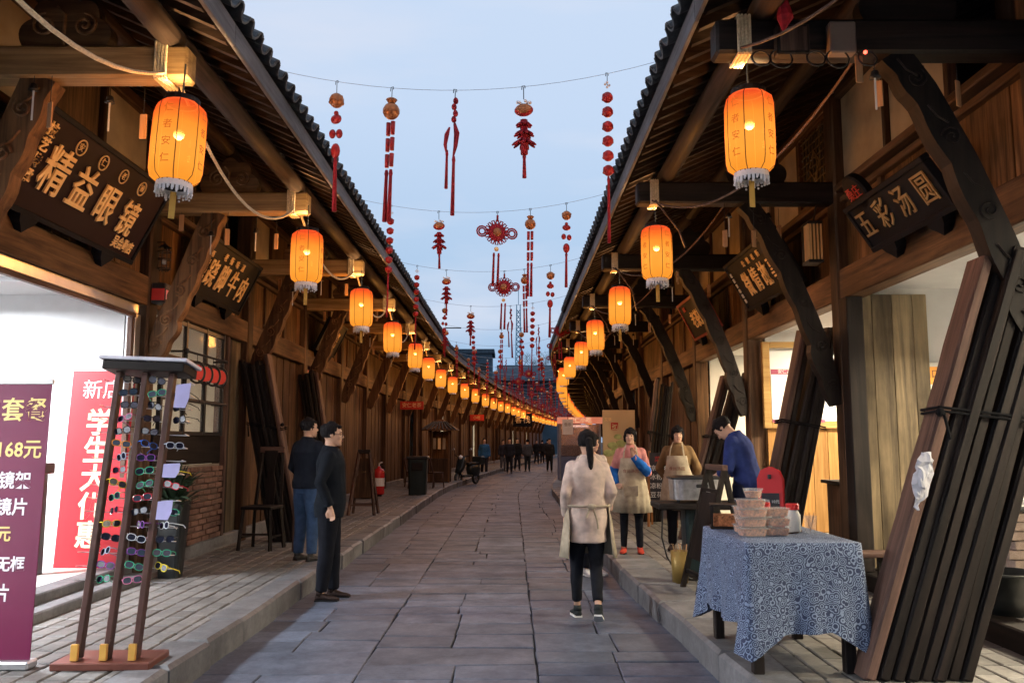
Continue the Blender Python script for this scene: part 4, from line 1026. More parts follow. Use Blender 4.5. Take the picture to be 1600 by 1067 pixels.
# boxes, cables and hooks on the first right beam
t = thing('junction_box', 'brown junction box on the outer half of the nearest right beam', 'junction box', (1.70, 4.93, 3.93)); B(-.1, .1, -.03, .05, -.09, .1, .008).build('box', wz['darkz'], t); B(-.08, .08, -.035, -.031, -.07, .08).build('lid', wz['pinkz'], t)
t = thing('transformer_box', 'grey brown transformer box next to the junction box on the right beam', 'transformer', (2.0, 4.93, 3.93)); B(-.08, .08, -.03, .05, -.08, .12, .008).build('box', plain('brown_grey_enamel', (.12, .09, .08), .5), t)
for k, x in enumerate((1.5, 1.62, 1.83, 1.96, 2.14)):
    b = MB(); r = .055 + .012 * (k % 2); b.tube([(r * math.cos(a), .02 * math.sin(a), -.06 + r * math.sin(a)) for a in [q * math.pi / 9 for q in range(19)]], .006, 5)
    o = b.build('cable_loop', M_black if k % 2 else M_iron, None, M=T3(x, 4.9, 3.87)); tag(o, f'dark cable loop hanging under the nearest right beam, {ordw(k + 1)} from the street', 'cable', 'cable loops under the nearest right beam')
o = MB().ball((0, 0, 0), .012).build('indicator_lamp', emit('red_indicator', (1, .08, .04), 4), None, M=T3(2.12, 4.88, 3.84)); tag(o, 'tiny glowing red indicator lamp under the nearest right beam', 'lamp')
o = MB().tube([(0, -.02, .0), (.02, .0, .1), (.01, 0, .24)], [.004, .05, .02], 8).build('red_cloth_scrap', M_redcloth, None, M=T3(1.62, 4.86, 3.95)); tag(o, 'dark red cloth scrap tied over the nearest right beam', 'cloth')

# ------------------------------------------------------------------ bundles of leaning shutter boards
def bundle(label, y, xf, dx, ztop, n, th, w, sgn, light='pink', rope=.62, loc=None):
    """boards stacked across the street, leaning towards the wall (sgn = +1 right wall)"""
    t = thing('leaning_board_bundle', label, 'boards', (xf, y, ZS), 0, 'bundles of shutter boards leaning on the shopfronts')
    h = ztop - ZS
    for k in range(n):
        x0 = sgn * k * th; dz = rnd.uniform(-.16, .05) if k else 0; dy = rnd.uniform(-.012, .012); kk = rnd.uniform(-.02, .02)
        a = Vector((x0 + sgn * th / 2, w / 2 + dy, .0)); b = Vector((x0 + sgn * th / 2 + dx + kk, w / 2 + dy + rnd.uniform(-.04, .04), h + dz))
        m = MB().bar(a, b, w, th - .008, up=(1, 0, 0), ch=.006) if False else None
        d = (b - a); L = d.length; zz = d.normalized(); yy = Vector((0, 1, 0)); yy = (yy - zz * zz.dot(yy)).normalized(); xx = yy.cross(zz)
        M = Matrix(((xx.x, yy.x, zz.x, a.x), (xx.y, yy.y, zz.y, a.y), (xx.z, yy.z, zz.z, a.z), (0, 0, 0, 1)))
        mb = MB(); rough_board(mb, th - .006, w, L)
        mb.box(-th / 2 + .012, th / 2 - .012, -w / 2 - .012, -w / 2 + .001, 0.01, L - .02, .004)
        mb.build('board', wz[light + 'z'] if k == 0 else wz['darkz'], t, M=M)
    zr = rope * h; f = zr / h; tot = n * th
    xs = sorted((sgn * 0 + dx * f, sgn * tot + dx * f)); g = .02
    P = [(xs[0] - g, -.022, zr + .03), (xs[1] + g, -.022, zr - .05), (xs[1] + g, w + .02, zr - .03), (xs[0] - g, w + .02, zr + .02), (xs[0] - g, -.022, zr + .03)]
    b = MB(); b.tube(P, .009, 6); b.tube([(p[0], p[1], p[2] - .022) for p in P], .008, 6)
    if n > 6:
        b.ball((xs[0] - g if sgn > 0 else xs[1] + g, -.03, zr + .0), .026); b.tube([(xs[0], -.03, zr), (xs[0] + .02, -.05, zr - .16)], .010, 5)
    b.build('tie_rope', MT.get('tarred_rope') or plain('tarred_rope', (.008, .008, .009), .9, spec=.05), t)
    return t
bundle('largest bundle of leaning dark boards at the right edge, a light board outermost', 5.0, 1.98, .85, 2.62, 8, .078, .18, 1)
bundle('bundle of leaning boards behind the cloth table, in front of the menu window', 8.65, 2.38, .58, 2.66, 6, .066, .2, 1)
bundle('bundle of leaning boards behind the man in the blue sweater', 12.0, 2.32, .66, 2.45, 6, .062, .2, 1)
bundle('slim bundle of leaning boards behind the woman in the tan jacket', 14.7, 2.18, .28, 2.6, 7, .05, .14, 1)
bundle('bundle of leaning boards behind the tall chair on the left', 11.75, -2.84, -.52, 2.72, 7, .064, .2, -1)
bundle('bundle of leaning boards just behind the two men on the left', 15.1, -3.02, -.45, 2.75, 5, .066, .2, -1)
def crumple(label, loc, w, hh, seed, mat, cat='bag'):
    from mathutils import noise
    b = MB(); st = []
    for k in range(15): f = k / 14; rr = w * (.25 + .75 * math.sin(math.pi * min(1, f * 1.15 + .05)) ** .6) if f < .95 else w * .2; st.append((0, 0, -hh * f, rr, rr * .55))
    b.rings(st, 26); out = []
    for p in b.v:
        q = Vector(p); n = noise.noise_vector(q * 22 + Vector((seed, 0, 0))) * .022 + noise.noise_vector(q * 55) * .010; out.append(tuple(q + n))
    b.v = out; return tag(b.build('plastic_bag', mat, None, M=T3(*loc) @ Matrix.Rotation(R(12), 4, 'Y')), label, cat)
crumple('crumpled white plastic bag tied to the largest leaning bundle', (2.40, 4.98, 1.46), .05, .34, 3, MT['thin_white_plastic'])
# ------------------------------------------------------------------ left side props
M_purple = plain('purple_red_banner_print', (.10, .010, .038), .35, var=.1, scale=1.5)
t = thing('price_banner', 'tall purple red roll-up price banner at the left edge', 'banner', (-3.3, 5.28, ZS), R(0))
MB().box(-.42, .42, -.004, .004, .05, 1.72).build('banner_sheet', M_purple, t, M=Matrix.Rotation(R(-2), 4, 'X'))
B(-.44, .44, -.06, .06, 0.0, .05, .01).build('base', M_alu, t); MB().tube([(0, .05, .03), (0, .09, 1.7)], .01, 6).build('pole', M_alu, t); B(-.43, .43, -.012, .012, 1.70, 1.73, .003).build('top_rail', M_alu, t, M=Matrix.Rotation(R(-2), 4, 'X'))
M_yel = plain('yellow_print', (.75, .58, .22), .5, var=.03); M_wp = plain('white_print', (.8, .75, .8), .5, var=.03)
for s, sz, x, z, m in (('超值套餐', .155, .04, 1.53, M_yel), ('镜片=168元', .125, .02, 1.29, M_yel), ('超轻镜架', .11, .06, 1.10, M_wp), ('变色镜片', .11, .055, .94, M_wp), ('元', .10, .12, .78, M_yel), ('精美无框', .095, .09, .60, M_wp), ('镜片', .11, .09, .43, M_wp), ('元', .09, .08, .27, M_yel)):
    text(s, sz, Matrix.Rotation(R(-2), 4, 'X') @ basis((x + .08, -.006, z), (1, 0, 0), (0, 0, 1)), m, t, ext=.0008, bold=.002, world=False, sx=.92)
M_redban = plain('red_banner_print', (.42, .022, .03), .45, var=.08, scale=1.5)
t = thing('sale_banner', 'red vertical banner with cream characters leaning inside the white shop', 'banner', (-4.06, 8.32, ZF), 0)
MB().box(-.31, .31, -.004, .004, 0, 1.9).build('banner_sheet', M_redban, t, M=Matrix.Rotation(R(-5), 4, 'X'))
for k, c in enumerate('学生大优惠'): text(c, .27, Matrix.Rotation(R(-5), 4, 'X') @ basis((.0, -.006, 1.37 - .27 * k), (1, 0, 0), (0, 0, 1)), plain('cream_print', (.8, .66, .45), .6) if 'cream_print' not in MT else MT['cream_print'], t, ext=.0008, bold=.006, world=False)
text('新店', .2, Matrix.Rotation(R(-5), 4, 'X') @ basis((.0, -.006, 1.70), (1, 0, 0), (0, 0, 1)), M_wp, t, ext=.0008, world=False)
t = thing('display_stand', 'thin dark display stand just inside the white shop beside the red banner', 'stand', (-4.32, 7.9, ZF)); B(-.05, .05, -.05, .05, 0, .9, .005).build('column', plain('teal_grey_enamel', (.03, .05, .06), .4), t); B(-.09, .09, -.09, .09, .9, 1.0, .01).build('top', M_black, t); MB().tube([(0, 0, 1.0), (0, 0, 1.2)], .02, 8).build('neck', M_iron, t)
# tall planter
t = thing('tall_planter', 'tall black tapered planter in front of the barred window', 'planter', (-3.42, 8.75, ZS))
MB().rings([(0, 0, 0, .10, .10, .4), (0, 0, .72, .145, .145, .4), (0, 0, .74, .15, .15, .4), (0, 0, .74, .12, .12, .4), (0, 0, .66, .11, .11, .4)], 16).build('pot', MT['black_plastic'], t)
b = MB(); pr = random.Random(3)
for k in range(110):
    a = pr.uniform(0, 6.28); l = pr.uniform(.2, .62); el = pr.uniform(.2, 1.4); d = Vector((math.cos(a) * math.cos(el), math.sin(a) * math.cos(el), math.sin(el))); o = Vector((0, 0, .68)); sd = d.cross(Vector((0, 0, 1))).normalized(); m1 = o + d * l * .55 + Vector((0, 0, .03)); e1 = o + d * l + Vector((0, 0, -.08)); w = .032
    n = b.V([o, m1 + sd * w, e1, m1 - sd * w]); b.F([(0, 1, 2, 3)], n)
b.build('foliage', plain('dark_leaf', (.02, .035, .02), .4, var=.4), t)
# tall chair
def tallchair(label, x, y, rz, seat=.50, top=1.27, w=.40, group=None, mat='darkz', cat='chair'):
    t = thing('wooden_chair', label, cat, (x, y, ZS), rz, group); m = wz[mat]
    B(-w / 2, w / 2, -w / 2, w / 2, seat, seat + .04, .008).build('seat', wz['pinkx'] if mat == 'pinkz' else wz['darkx'], t)
    for sx in (-1, 1):
        MB().bar((sx * (w / 2 - .025), -w / 2 + .03, seat), (sx * (w / 2 + .01), -w / 2, 0), .036).build('leg', m, t); MB().bar((sx * (w / 2 - .025), w / 2 - .03, seat), (sx * (w / 2 + .01), w / 2 + .02, 0), .036).build('leg', m, t)
        MB().bar((sx * (w / 2 - .02), -w / 2 + .02, .16), (sx * (w / 2 - .02), w / 2 - .02, .16), .022).build('stretcher', m, t)
        if top: MB().bar((sx * (w / 2 - .03), w / 2 - .02, seat + .04), (sx * (w / 2 - .06), w / 2 + .08, top), .034).build('back_post', m, t)
    MB().bar((-w / 2, -w / 2 + .02, .2), (w / 2, -w / 2 + .02, .2), .022).build('stretcher', m, t)
    if top:
        MB().prism([(-.05, seat + .04), (.05, seat + .04), (.07, seat + .3), (.04, seat + .45), (.09, top - .04), (-.09, top - .04), (-.04, seat + .45), (-.07, seat + .3)], 'y', w / 2 + .02, w / 2 + .04).build('splat', m, t)
        B(-w / 2 + .03, w / 2 - .03, w / 2 + .05, w / 2 + .085, top - .07, top + .01, .01).build('top_rail', wz['pinkx'], t)
    return t
tallchair('dark wooden chair with a splat back in front of the leaning boards, left', -3.17, 11.0, R(-8))
t = thing('standing_board', 'short reddish board standing upright beside the man in jeans', 'board', (-2.66, 10.75, ZS)); B(-.055, .055, -.02, .02, 0, .86, .006).build('plank', wz['pinkz'], t); B(-.05, .05, .021, .05, .1, .16).build('foot_block', wz['darkx'], t)
# easel
t = thing('wooden_easel', 'brown wooden A-frame sign seen from behind, left pavement past the men', 'easel', (-2.78, 16.2, ZS))
for sx in (-1, 1):
    MB().bar((sx * .10, .02, 1.15), (sx * .24, .28, 0), .035, .05).build('leg', wz['pinkz'], t); MB().bar((sx * .10, 0, 1.15), (sx * .24, -.22, 0), .04, .055).build('leg', wz['pinkz'], t)
MB().bar((-.2, -.17, .18), (.2, -.17, .18), .03).build('rung', wz['pinkx'], t); MB().bar((-.2, .22, .18), (.2, .22, .18), .03).build('rung', wz['pinkx'], t); B(-.12, .12, -.03, .04, 1.12, 1.2, .01).build('top_block', wz['darkx'], t)
MB().box(-.18, .18, -.012, .012, .3, 1.05).build('panel', wz['plankz'], t, M=T3(0, .0, 0) @ Matrix.Rotation(R(-9), 4, 'X'))
# extinguisher
M_ext = plain('glossy_red_enamel', (.50, .03, .03), .25, var=.1)
t = thing('fire_extinguisher', 'large red fire extinguisher against the left plank wall', 'extinguisher', (-3.33, 21.6, ZS))
MB().lathe([(.12, .04), (.14, .08), (.14, .58), (.11, .66), (.04, .70), (.04, .74)], 18).build('cylinder', M_ext, t, smooth=True); MB().tube([(0, 0, .74), (.0, 0, .80), (.08, -.02, .84)], .018, 6).build('valve', M_paper, t); MB().tube([(.03, 0, .78), (.14, -.05, .74), (.17, -.06, .5), (.16, -.05, .3)], .014, 6).build('hose', M_black, t); MB().lathe([(.141, .25), (.1415, .45)], 18, cap=False).build('label_band', M_paper, t); MB().tube([(-.08, 0, 0), (.08, 0, 0)], .05, 10).build('base', M_black, t)
t = thing('black_sack', 'low black rubber pot on the pavement beside the red extinguisher', 'pot', (-3.5, 20.7, ZS)); MB().lathe([(.12, 0), (.19, .08), (.2, .2), (.14, .26)], 14).build('body', MT['black_plastic'], t, smooth=True)
# bin
t = thing('litter_bin', 'square black litter bin near the left kerb', 'bin', (-2.42, 22.2, ZS))
MB().rings([(0, 0, 0, .22, .22, .3), (0, 0, .9, .25, .25, .3)], 16).build('bin_body', plain('black_green_metal', (.012, .022, .022), .5), t); B(-.27, .27, -.27, .27, .90, .98, .02).build('lid', M_black, t); B(-.14, .14, -.262, -.24, .62, .82, .01).build('slot', wz['darkx'], t)
# small stall with a tiled hip roof and bamboo chairs
t = thing('small_stall', 'narrow wooden stall with its own small hipped roof, left pavement', 'stall', (-2.45, 29.2, ZS)); t.scale = (.8, .8, .92)
for sx in (-.42, .42):
    for sy in (-.4, .4): B(sx - .04, sx + .04, sy - .04, sy + .04, 0, 1.9).build('corner_post', wz['beamz'], t)
B(-.42, .42, -.42, .42, .02, .85, .01).build('counter', wz['plankz'], t); B(-.36, .36, .36, .38, .85, 1.85).build('back_panel', wz['upperz'], t)
MB().rings([(0, 0, 1.88, .82, .72, .3), (0, 0, 1.92, .80, .70, .3), (0, 0, 2.12, .38, .3, .4), (0, 0, 2.3, .12, .08, .5)], 16).build('hipped_roof', wz['plankx'], t)
b = MB()
for k in range(9): b.tube([(-.7 + k * .175, -.7, 1.92), (-.25 + k * .065, -.22, 2.2)], .03, 5)
tag(b.build('roof_tiles', M_tile, t), kind='stuff')
for k in range(3): B(-.25 + .2 * k, -.13 + .2 * k, -.44, -.425, 1.2, 1.6).build('hanging_card', M_gold if k % 2 else M_plaster, t)
for k, (x, y, r) in enumerate(((-2.75, 25.0, .3), (-2.35, 25.6, 2.4), (-3.0, 26.2, 1.2))): tallchair(f'brown bamboo chair by the small roofed stall, {ordw(k + 1)} from the camera', x + cen(y), y, r, .42, .86, .42, 'bamboo chairs by the small stall', 'pinkz')
# hung red plaques
def plaque(label, x, y, z, s, w=.62, hgt=.22, m=None):
    t = thing('hanging_plaque', label, 'sign', (x, y, z)); B(-w / 2, w / 2, -.02, .02, -hgt / 2, hgt / 2, .008).build('board', m or M_red, t)
    text(s, hgt * .6, basis((0, -.022, 0), (1, 0, 0), (0, 0, 1)), M_cream_gold, t, ext=.002, world=False)
    for q in (-1, 1): MB().tube([(q * w * .4, 0, hgt / 2), (q * w * .4, 0, hgt / 2 + .7)], .008, 4).build('hanger', M_black, t)
plaque('small red plaque with pale characters hanging over the dark doorway, left', -3.2, 27.3, 2.68, '安仁老茶', .75, .26)
plaque('gold edged dark plaque hanging from the far left eaves', -2.2 + cen(58), 58, 3.0, '客栈', 1.3, .9, M_signboard)
plaque('small red plaque deeper along the left row', -3.0 + cen(42), 42, 2.7, '小吃', .7, .3)

# ------------------------------------------------------------------ sunglasses rack
t = rack = thing('sunglasses_rack', 'leaning three-post brown display rack covered with sunglasses', 'rack', (-2.44, 5.32, ZS), R(2))
RT = Matrix.Rotation(R(-7), 4, 'X') @ Matrix.Rotation(R(2.2), 4, 'Y')
B(-.29, .29, -.10, .24, .0, .045, .006).build('base', plain('reddish_brown_lacquer', (.10, .035, .025), .35), t)
for k, x in enumerate((-.17, .0, .17)):
    B(x - .019, x + .019, -.03, .03, .045, 1.80, .005).build('post', MT.get('reddish_dark_post') or plain('reddish_dark_post', (.045, .018, .014), .4, var=.3), t, M=RT); B(x - .021, x + .021, -.065, -.058 + .02, .045, .14, .003).build('brass_foot', plain('brass', (.75, .42, .10), .3, .6), t, M=Matrix.Rotation(R(-3), 4, 'X'))
MB().box(-.25, .27, -.10, .16, 1.80, 1.86, .006).build('header_board', wz['darkx'], t, M=RT); MB().box(-.27, .29, -.12, .18, 1.862, 1.885, .004).build('header_top', plain('pale_lilac_board', (.6, .6, .68), .5), t, M=RT)
NR = 16
for r in range(NR):
    z = 1.74 - r * .083
    MB().tube([(-.25, .035, z), (.31, .035, z)], .003, 5).build('wire_shelf', M_alu, t, M=RT)
    for x in (-.25, .31): MB().tube([(x, .035, z), (x, -.04, z)], .003, 5).build('wire_arm', M_alu, t, M=RT)
for (x, z, w, hh) in ((.30, 1.64, .09, .16), (.29, 1.17, .1, .09), (.28, .93, .09, .12)):
    MB().prism([(x - w / 2, z - hh / 2), (x + w * .3, z - hh / 2), (x + w / 2, z - hh * .1), (x + w / 2, z + hh / 2), (x - w / 2, z + hh * .4)], 'y', -.15, -.147).build('price_card', plain('lilac_card', (.38, .36, .6), .5) if 'lilac_card' not in MT else MT['lilac_card'], t, M=RT)
FC = [('black', (.015, .015, .02)), ('blue', (.03, .12, .45)), ('yellow', (.75, .60, .04)), ('red', (.5, .03, .05)), ('purple', (.22, .06, .3)), ('white', (.7, .72, .75)), ('pink', (.65, .2, .35)), ('green', (.05, .35, .2)), ('orange', (.75, .28, .04)), ('silver', (.45, .5, .6))]
FM = {n: plain(n + '_glossy_plastic', c, .2, var=.05) for n, c in FC}
M_lens = plain('dark_lens', (.012, .014, .03), .08, var=.05, spec=.9)
def ring_pts(cx, rx, rz, n=14, sq=.8): return [(cx + rx * math.copysign(abs(math.cos(a)) ** sq, math.cos(a)), 0, rz * math.copysign(abs(math.sin(a)) ** sq, math.sin(a))) for a in [2 * math.pi * k / n for k in range(n + 1)]]
def gl_frame(b):
    for s in (-1, 1):
        b.tube(ring_pts(s * .036, .031, .025), .0032, 5, cap=False); b.tube([(s * .066, 0, .012), (s * .072, .03, .012), (s * .07, .12, .0), (s * .066, .14, -.02)], .0035, 5)
    b.tube([(-.008, 0, .008), (0, -.004, .012), (.008, 0, .008)], .004, 5)
def gl_lens(b):
    for s in (-1, 1):
        p = ring_pts(s * .036, .030, .024)[:-1]; n = b.V(p); b.F([tuple(range(len(p)))], n); n = b.V([(q[0], .002, q[2]) for q in p]); b.F([tuple(range(len(p)))[::-1]], n)
gr = random.Random(11)
for r in range(NR):
    z = 1.74 - r * .083
    for c, x in enumerate((-.085, .085, .25)):
        if c == 2 and gr.random() < .25: continue
        cn = 'black' if r < 5 and gr.random() < .75 else gr.choice(FC)[0]
        place = ('left', 'middle', 'right')[c]
        g = thing('sunglasses', f'{cn} framed sunglasses in the {place} column of the rack, {ordw(r + 1)} row down', 'sunglasses', (0, 0, 0), 0, 'sunglasses on the display rack')
        for (q, xx) in ((0, 0),):
            cpart('frame', ('glf', cn), gl_frame, FM[cn], g); cpart('lenses', ('gll',), gl_lens, M_lens, g)
        g.matrix_basis = wm(rack) @ RT @ T3(x + gr.uniform(-.012, .012), -.012, z + .012) @ Matrix.Rotation(R(gr.uniform(-50, 50)), 4, 'Z') @ Matrix.Rotation(R(gr.uniform(-10, 14)), 4, 'X') @ Matrix.Rotation(R(gr.uniform(-16, 16)), 4, 'Y') @ Matrix.Scale(.82, 4)

# ------------------------------------------------------------------ cloth covered table and what stands on it
def cloth_mat():
    m, t, b, N, L = nodes('blue_batik_cloth')
    tc = N('ShaderNodeTexCoord'); mp = N('ShaderNodeMapping'); L(tc.outputs['Object'], mp.inputs[0])
    v = N('ShaderNodeTexVoronoi', _Scale=26.0); v.feature = 'F1'; L(mp.outputs[0], v.inputs['Vector'])
    sn = N('ShaderNodeMath', operation='SINE'); ml = N('ShaderNodeMath', operation='MULTIPLY'); ml.inputs[1].default_value = 26; L(v.outputs['Distance'], ml.inputs[0]); L(ml.outputs[0], sn.inputs[0])
    nz = N('ShaderNodeTexNoise', _Scale=60.0, _Detail=4.0); L(mp.outputs[0], nz.inputs['Vector'])
    ad = N('ShaderNodeMath', operation='ADD'); L(sn.outputs[0], ad.inputs[0]); m3 = N('ShaderNodeMath', operation='MULTIPLY'); m3.inputs[1].default_value = 2.2; L(nz.outputs[0], m3.inputs[0]); L(m3.outputs[0], ad.inputs[1])
    r = N('ShaderNodeValToRGB'); r.color_ramp.elements[0].position = .42; r.color_ramp.elements[1].position = .62
    mr = N('ShaderNodeMapRange'); mr.inputs['From Min'].default_value = 0; mr.inputs['From Max'].default_value = 2.6; L(ad.outputs[0], mr.inputs[0]); L(mr.outputs[0], r.inputs[0])
    r.color_ramp.elements[0].color = (.010, .020, .06, 1); r.color_ramp.elements[1].color = (.17, .22, .32, 1); L(r.outputs[0], b.inputs['Base Color']); b.inputs['Roughness'].default_value = .8
    return m
M_batik = cloth_mat()
t = thing('stall_table', 'wooden table standing on the right pavement under the blue cloth', 'table', (1.70, 5.62, ZS), R(1))
B(-.32, .325, -.50, .50, .70, .74, .008).build('tabletop', wz['plankx'], t)
for x in (-.27, .27):
    for y in (-.44, .44): B(x - .032, x + .032, y - .032, y + .032, 0, .70, .005).build('leg', wz['darkz'], t)
b = MB(); nx, ny = 30, 40; X0, Y0 = .335, .52; top = .752; cr_ = random.Random(5)
def skirt():
    pts = []
    N_ = 140; per = 2 * (2 * X0 + 2 * Y0)
    cols_ = []
    for k in range(N_):
        s = k / N_ * per
        if s < 2 * X0: p = (-X0 + s, -Y0); nrm = (0, -1)
        elif s < 2 * X0 + 2 * Y0: p = (X0, -Y0 + s - 2 * X0); nrm = (1, 0)
        elif s < 4 * X0 + 2 * Y0: p = (X0 - (s - 2 * X0 - 2 * Y0), Y0); nrm = (0, 1)
        else: p = (-X0, Y0 - (s - 4 * X0 - 2 * Y0)); nrm = (-1, 0)
        cd = min(math.hypot(p[0] - sx * X0, p[1] - sy * Y0) for sx in (-1, 1) for sy in (-1, 1))
        cols_.append((p, nrm, cd, s))
    rows_ = []
    for j in range(9):
        f = j / 8; row = []
        for p, nrm, cd, s in cols_:
            cf = max(0, 1 - cd / .2); L = .50 + .15 * cf + .015 * math.sin(s * 7)
            out = .010 + f * (.020 * math.sin(s * 17 + .6 * math.sin(s * 5)) + .010 * math.sin(s * 37 + 1) + .014) * (.25 + f) + cf * f * .028
            sgx = math.copysign(1, p[0]); sgy = math.copysign(1, p[1])
            row.append((p[0] + nrm[0] * out + cf * f * .02 * sgx, p[1] + nrm[1] * out + cf * f * .02 * sgy, top - f * L - (.0 if j else 0)))
        rows_.append(b.V(row))
    for j in range(8): b.F([(rows_[j] + k, rows_[j] + (k + 1) % N_, rows_[j + 1] + (k + 1) % N_, rows_[j + 1] + k) for k in range(N_)])
    inn = b.V([(p[0] * .97, p[1] * .98, top + .004) for p, *_ in cols_]); b.F([(inn + k, inn + (k + 1) % N_, rows_[0] + (k + 1) % N_, rows_[0] + k) for k in range(N_)]); b.F([tuple(inn + k for k in range(N_))])
skirt()
o = b.build('tablecloth', M_batik, None, smooth=True, M=T3(1.70, 5.62, ZS) @ Matrix.Rotation(R(1), 4, 'Z')); tag(o, 'blue and white patterned cloth draped over the stall table', 'tablecloth')
TT = ZS + top + .006
M_clear = plain('cloudy_food_box', (.70, .70, .68), .2, var=.05); M_clear.node_tree.nodes['Principled BSDF'].inputs['Alpha'].default_value = .26; M_food = plain('brown_sweets', (.36, .13, .05), .7, var=.6, scale=70, bump=.6)
def foodbox(x, y, z, rz, lab):
    g = thing('food_box', lab, 'food box', (x, y, z), rz, 'clear food boxes stacked on the blue cloth')
    cpart('tub', ('fbt',), lambda b: b.rings([(0, 0, .0, .078, .055, .45), (0, 0, .048, .088, .064, .45)], 16), M_clear, g); cpart('contents', ('fbc',), lambda b: b.rings([(0, 0, .004, .075, .052, .45), (0, 0, .042, .084, .060, .45), (0, 0, .047, .07, .05, .5)], 16), M_food, g); cpart('lid', ('fbl',), lambda b: b.rings([(0, 0, .048, .094, .070, .45), (0, 0, .053, .094, .070, .45), (0, 0, .056, .08, .055, .45)], 16), M_clear, g)
LV = ('bottom', 'second lowest', 'third', 'fourth')
for st, (x, y, n, nm) in enumerate(((1.50, 5.45, 4, 'front left'), (1.66, 5.50, 3, 'front right'), (1.53, 5.66, 3, 'rear'))):
    for k in range(n): foodbox(x + rnd.uniform(-.008, .008), y + rnd.uniform(-.008, .008), TT + k * .058, rnd.uniform(-.12, .12), f'clear food box, {LV[k]} of the {nm} stack on the blue cloth')
g = thing('food_cup', 'clear cup of sweets standing on top of the tallest food box stack', 'cup', (1.52, 5.46, TT + .234)); MB().lathe([(.045, 0), (.062, .055), (.066, .058)], 18).build('cup_wall', M_clear, g); MB().lathe([(.042, .003), (.055, .04)], 16).build('contents', M_food, g)
for k, (x, y, w) in enumerate(((1.68, 5.78, 'left'), (1.83, 5.66, 'right'))):
    g = thing('sauce_jar', f'white jar with red lid, {w} one of two behind the food boxes', 'jar', (x, y, TT), 0, 'white jars with red lids'); MB().lathe([(.045, 0), (.05, .01), (.05, .11), (.034, .14), (.034, .15)], 18).build('jar_body', plain('milky_plastic', (.68, .66, .6), .35) if 'milky_plastic' not in MT else MT['milky_plastic'], g, smooth=True); MB().lathe([(.042, .145), (.042, .18), (.038, .185)], 18).build('lid', M_ext, g)
g = thing('wooden_tray', 'round wooden tray under the jars on the blue cloth', 'tray', (1.74, 5.74, TT - .004)); MB().lathe([(.16, 0), (.17, .012), (.16, .004)], 22).build('plate', wz['pinkx'], g)
g = thing('plastic_cup', 'small clear cup with wooden picks at the right of the jars', 'cup', (1.93, 5.62, TT)); MB().lathe([(.03, 0), (.042, .11)], 14, cap=False).build('cup_wall', M_clear, g)
for k in range(5): MB().tube([(0, 0, .01), (.03 * math.cos(k * 1.3), .03 * math.sin(k * 1.3), .13)], .002, 4).build('pick', M_tag, g)
g = thing('candy_case', 'small glazed wooden case at the left rear of the cloth table', 'case', (1.47, 5.95, TT), R(-10)); B(-.11, .11, -.1, .1, 0, .015).build('base', wz['darkx'], g); B(-.09, .09, -.08, .08, .016, .09).build('contents', M_food, g)
for x in (-.1, .1):
    for y in (-.09, .09): B(x - .007, x + .007, y - .007, y + .007, .015, .15).build('corner_post', wz['darkz'], g)
B(-.11, .11, -.1, .1, .15, .162).build('lid_panel', wz['darkx'], g)
g = thing('red_price_stand', 'red folding price stand with a small blackboard on the cloth table', 'price stand', (1.80, 6.02, TT), R(-12))
MB().prism([(-.085, 0), (.085, 0), (.085, .33), (.06, .39), (0, .42), (-.06, .39), (-.085, .33)], 'y', -.008, .008).build('front_panel', M_ext, g, M=Matrix.Rotation(R(-12), 4, 'X')); MB().prism([(-.085, 0), (.085, 0), (.085, .33), (.06, .39), (0, .42), (-.06, .39), (-.085, .33)], 'y', -.008, .008).build('rear_panel', M_ext, g, M=T3(0.02, .19, 0) @ Matrix.Rotation(R(14), 4, 'X'))
B(-.06, .06, -.014, -.009, .03, .23).build('blackboard', plain('slate', (.03, .03, .035), .7), g, M=Matrix.Rotation(R(-12), 4, 'X')); MB().tube([(0, -.01, .33), (0, -.012, .36)], .012, 8).build('hook', M_iron, g, M=Matrix.Rotation(R(-12), 4, 'X'))
text('糖画 10元', .028, Matrix.Rotation(R(-12), 4, 'X') @ basis((0, -.0145, .17), (1, 0, 0), (0, 0, 1)), M_paper, g, ext=.0005, world=False); text('花生酥 15', .026, Matrix.Rotation(R(-12), 4, 'X') @ basis((0, -.0145, .11), (1, 0, 0), (0, 0, 1)), M_paper, g, ext=.0005, world=False)

# ------------------------------------------------------------------ steamer table, signs and boards on the right
t = thing('steamer_table', 'dark square topped pedestal table carrying the steel steamer', 'table', (1.86, 8.75, ZS))
B(-.42, .42, -.28, .28, .68, .74, .012).build('tabletop', wz['darkx'], t); MB().rings([(0, 0, .05, .13, .13, .25), (0, 0, .68, .14, .14, .25)], 16).build('pedestal', plain('teal_black_paint', (.012, .022, .024), .4), t); MB().lathe([(.3, 0), (.3, .035), (.14, .06)], 4, ph=math.pi / 4).build('foot_plate', wz['darkx'], t)
t = thing('steamer', 'oblong steel steamer with a black lid rim and handle', 'steamer', (1.84, 8.72, ZS + .742))
MB().rings([(0, 0, .03, .235, .17, .35), (0, 0, .23, .245, .18, .35)], 24).build('steel_tub', plain('brushed_steel', (.5, .5, .52), .3, .85, var=.25, scale=25, bump=.2), t); MB().rings([(0, 0, .231, .262, .20, .35), (0, 0, .25, .262, .20, .35), (0, 0, .262, .2, .15, .4)], 24).build('lid', M_black, t); B(-.02, .1, -.195, -.17, .15, .185, .008).build('handle', M_black, t)
for x in (-.18, .18): MB().lathe([(.02, 0), (.02, .03)], 8, (x, -.1, 0)).build('foot', M_black, t)
o = MB().tube([(1.48, 8.5, .9), (1.46, 8.48, .6), (1.5, 8.45, .42), (1.6, 8.45, .25), (1.75, 8.5, .2)], .008, 6).build('power_cord', M_black, None); tag(o, 'black power cord hanging from the steamer table', 'cord')
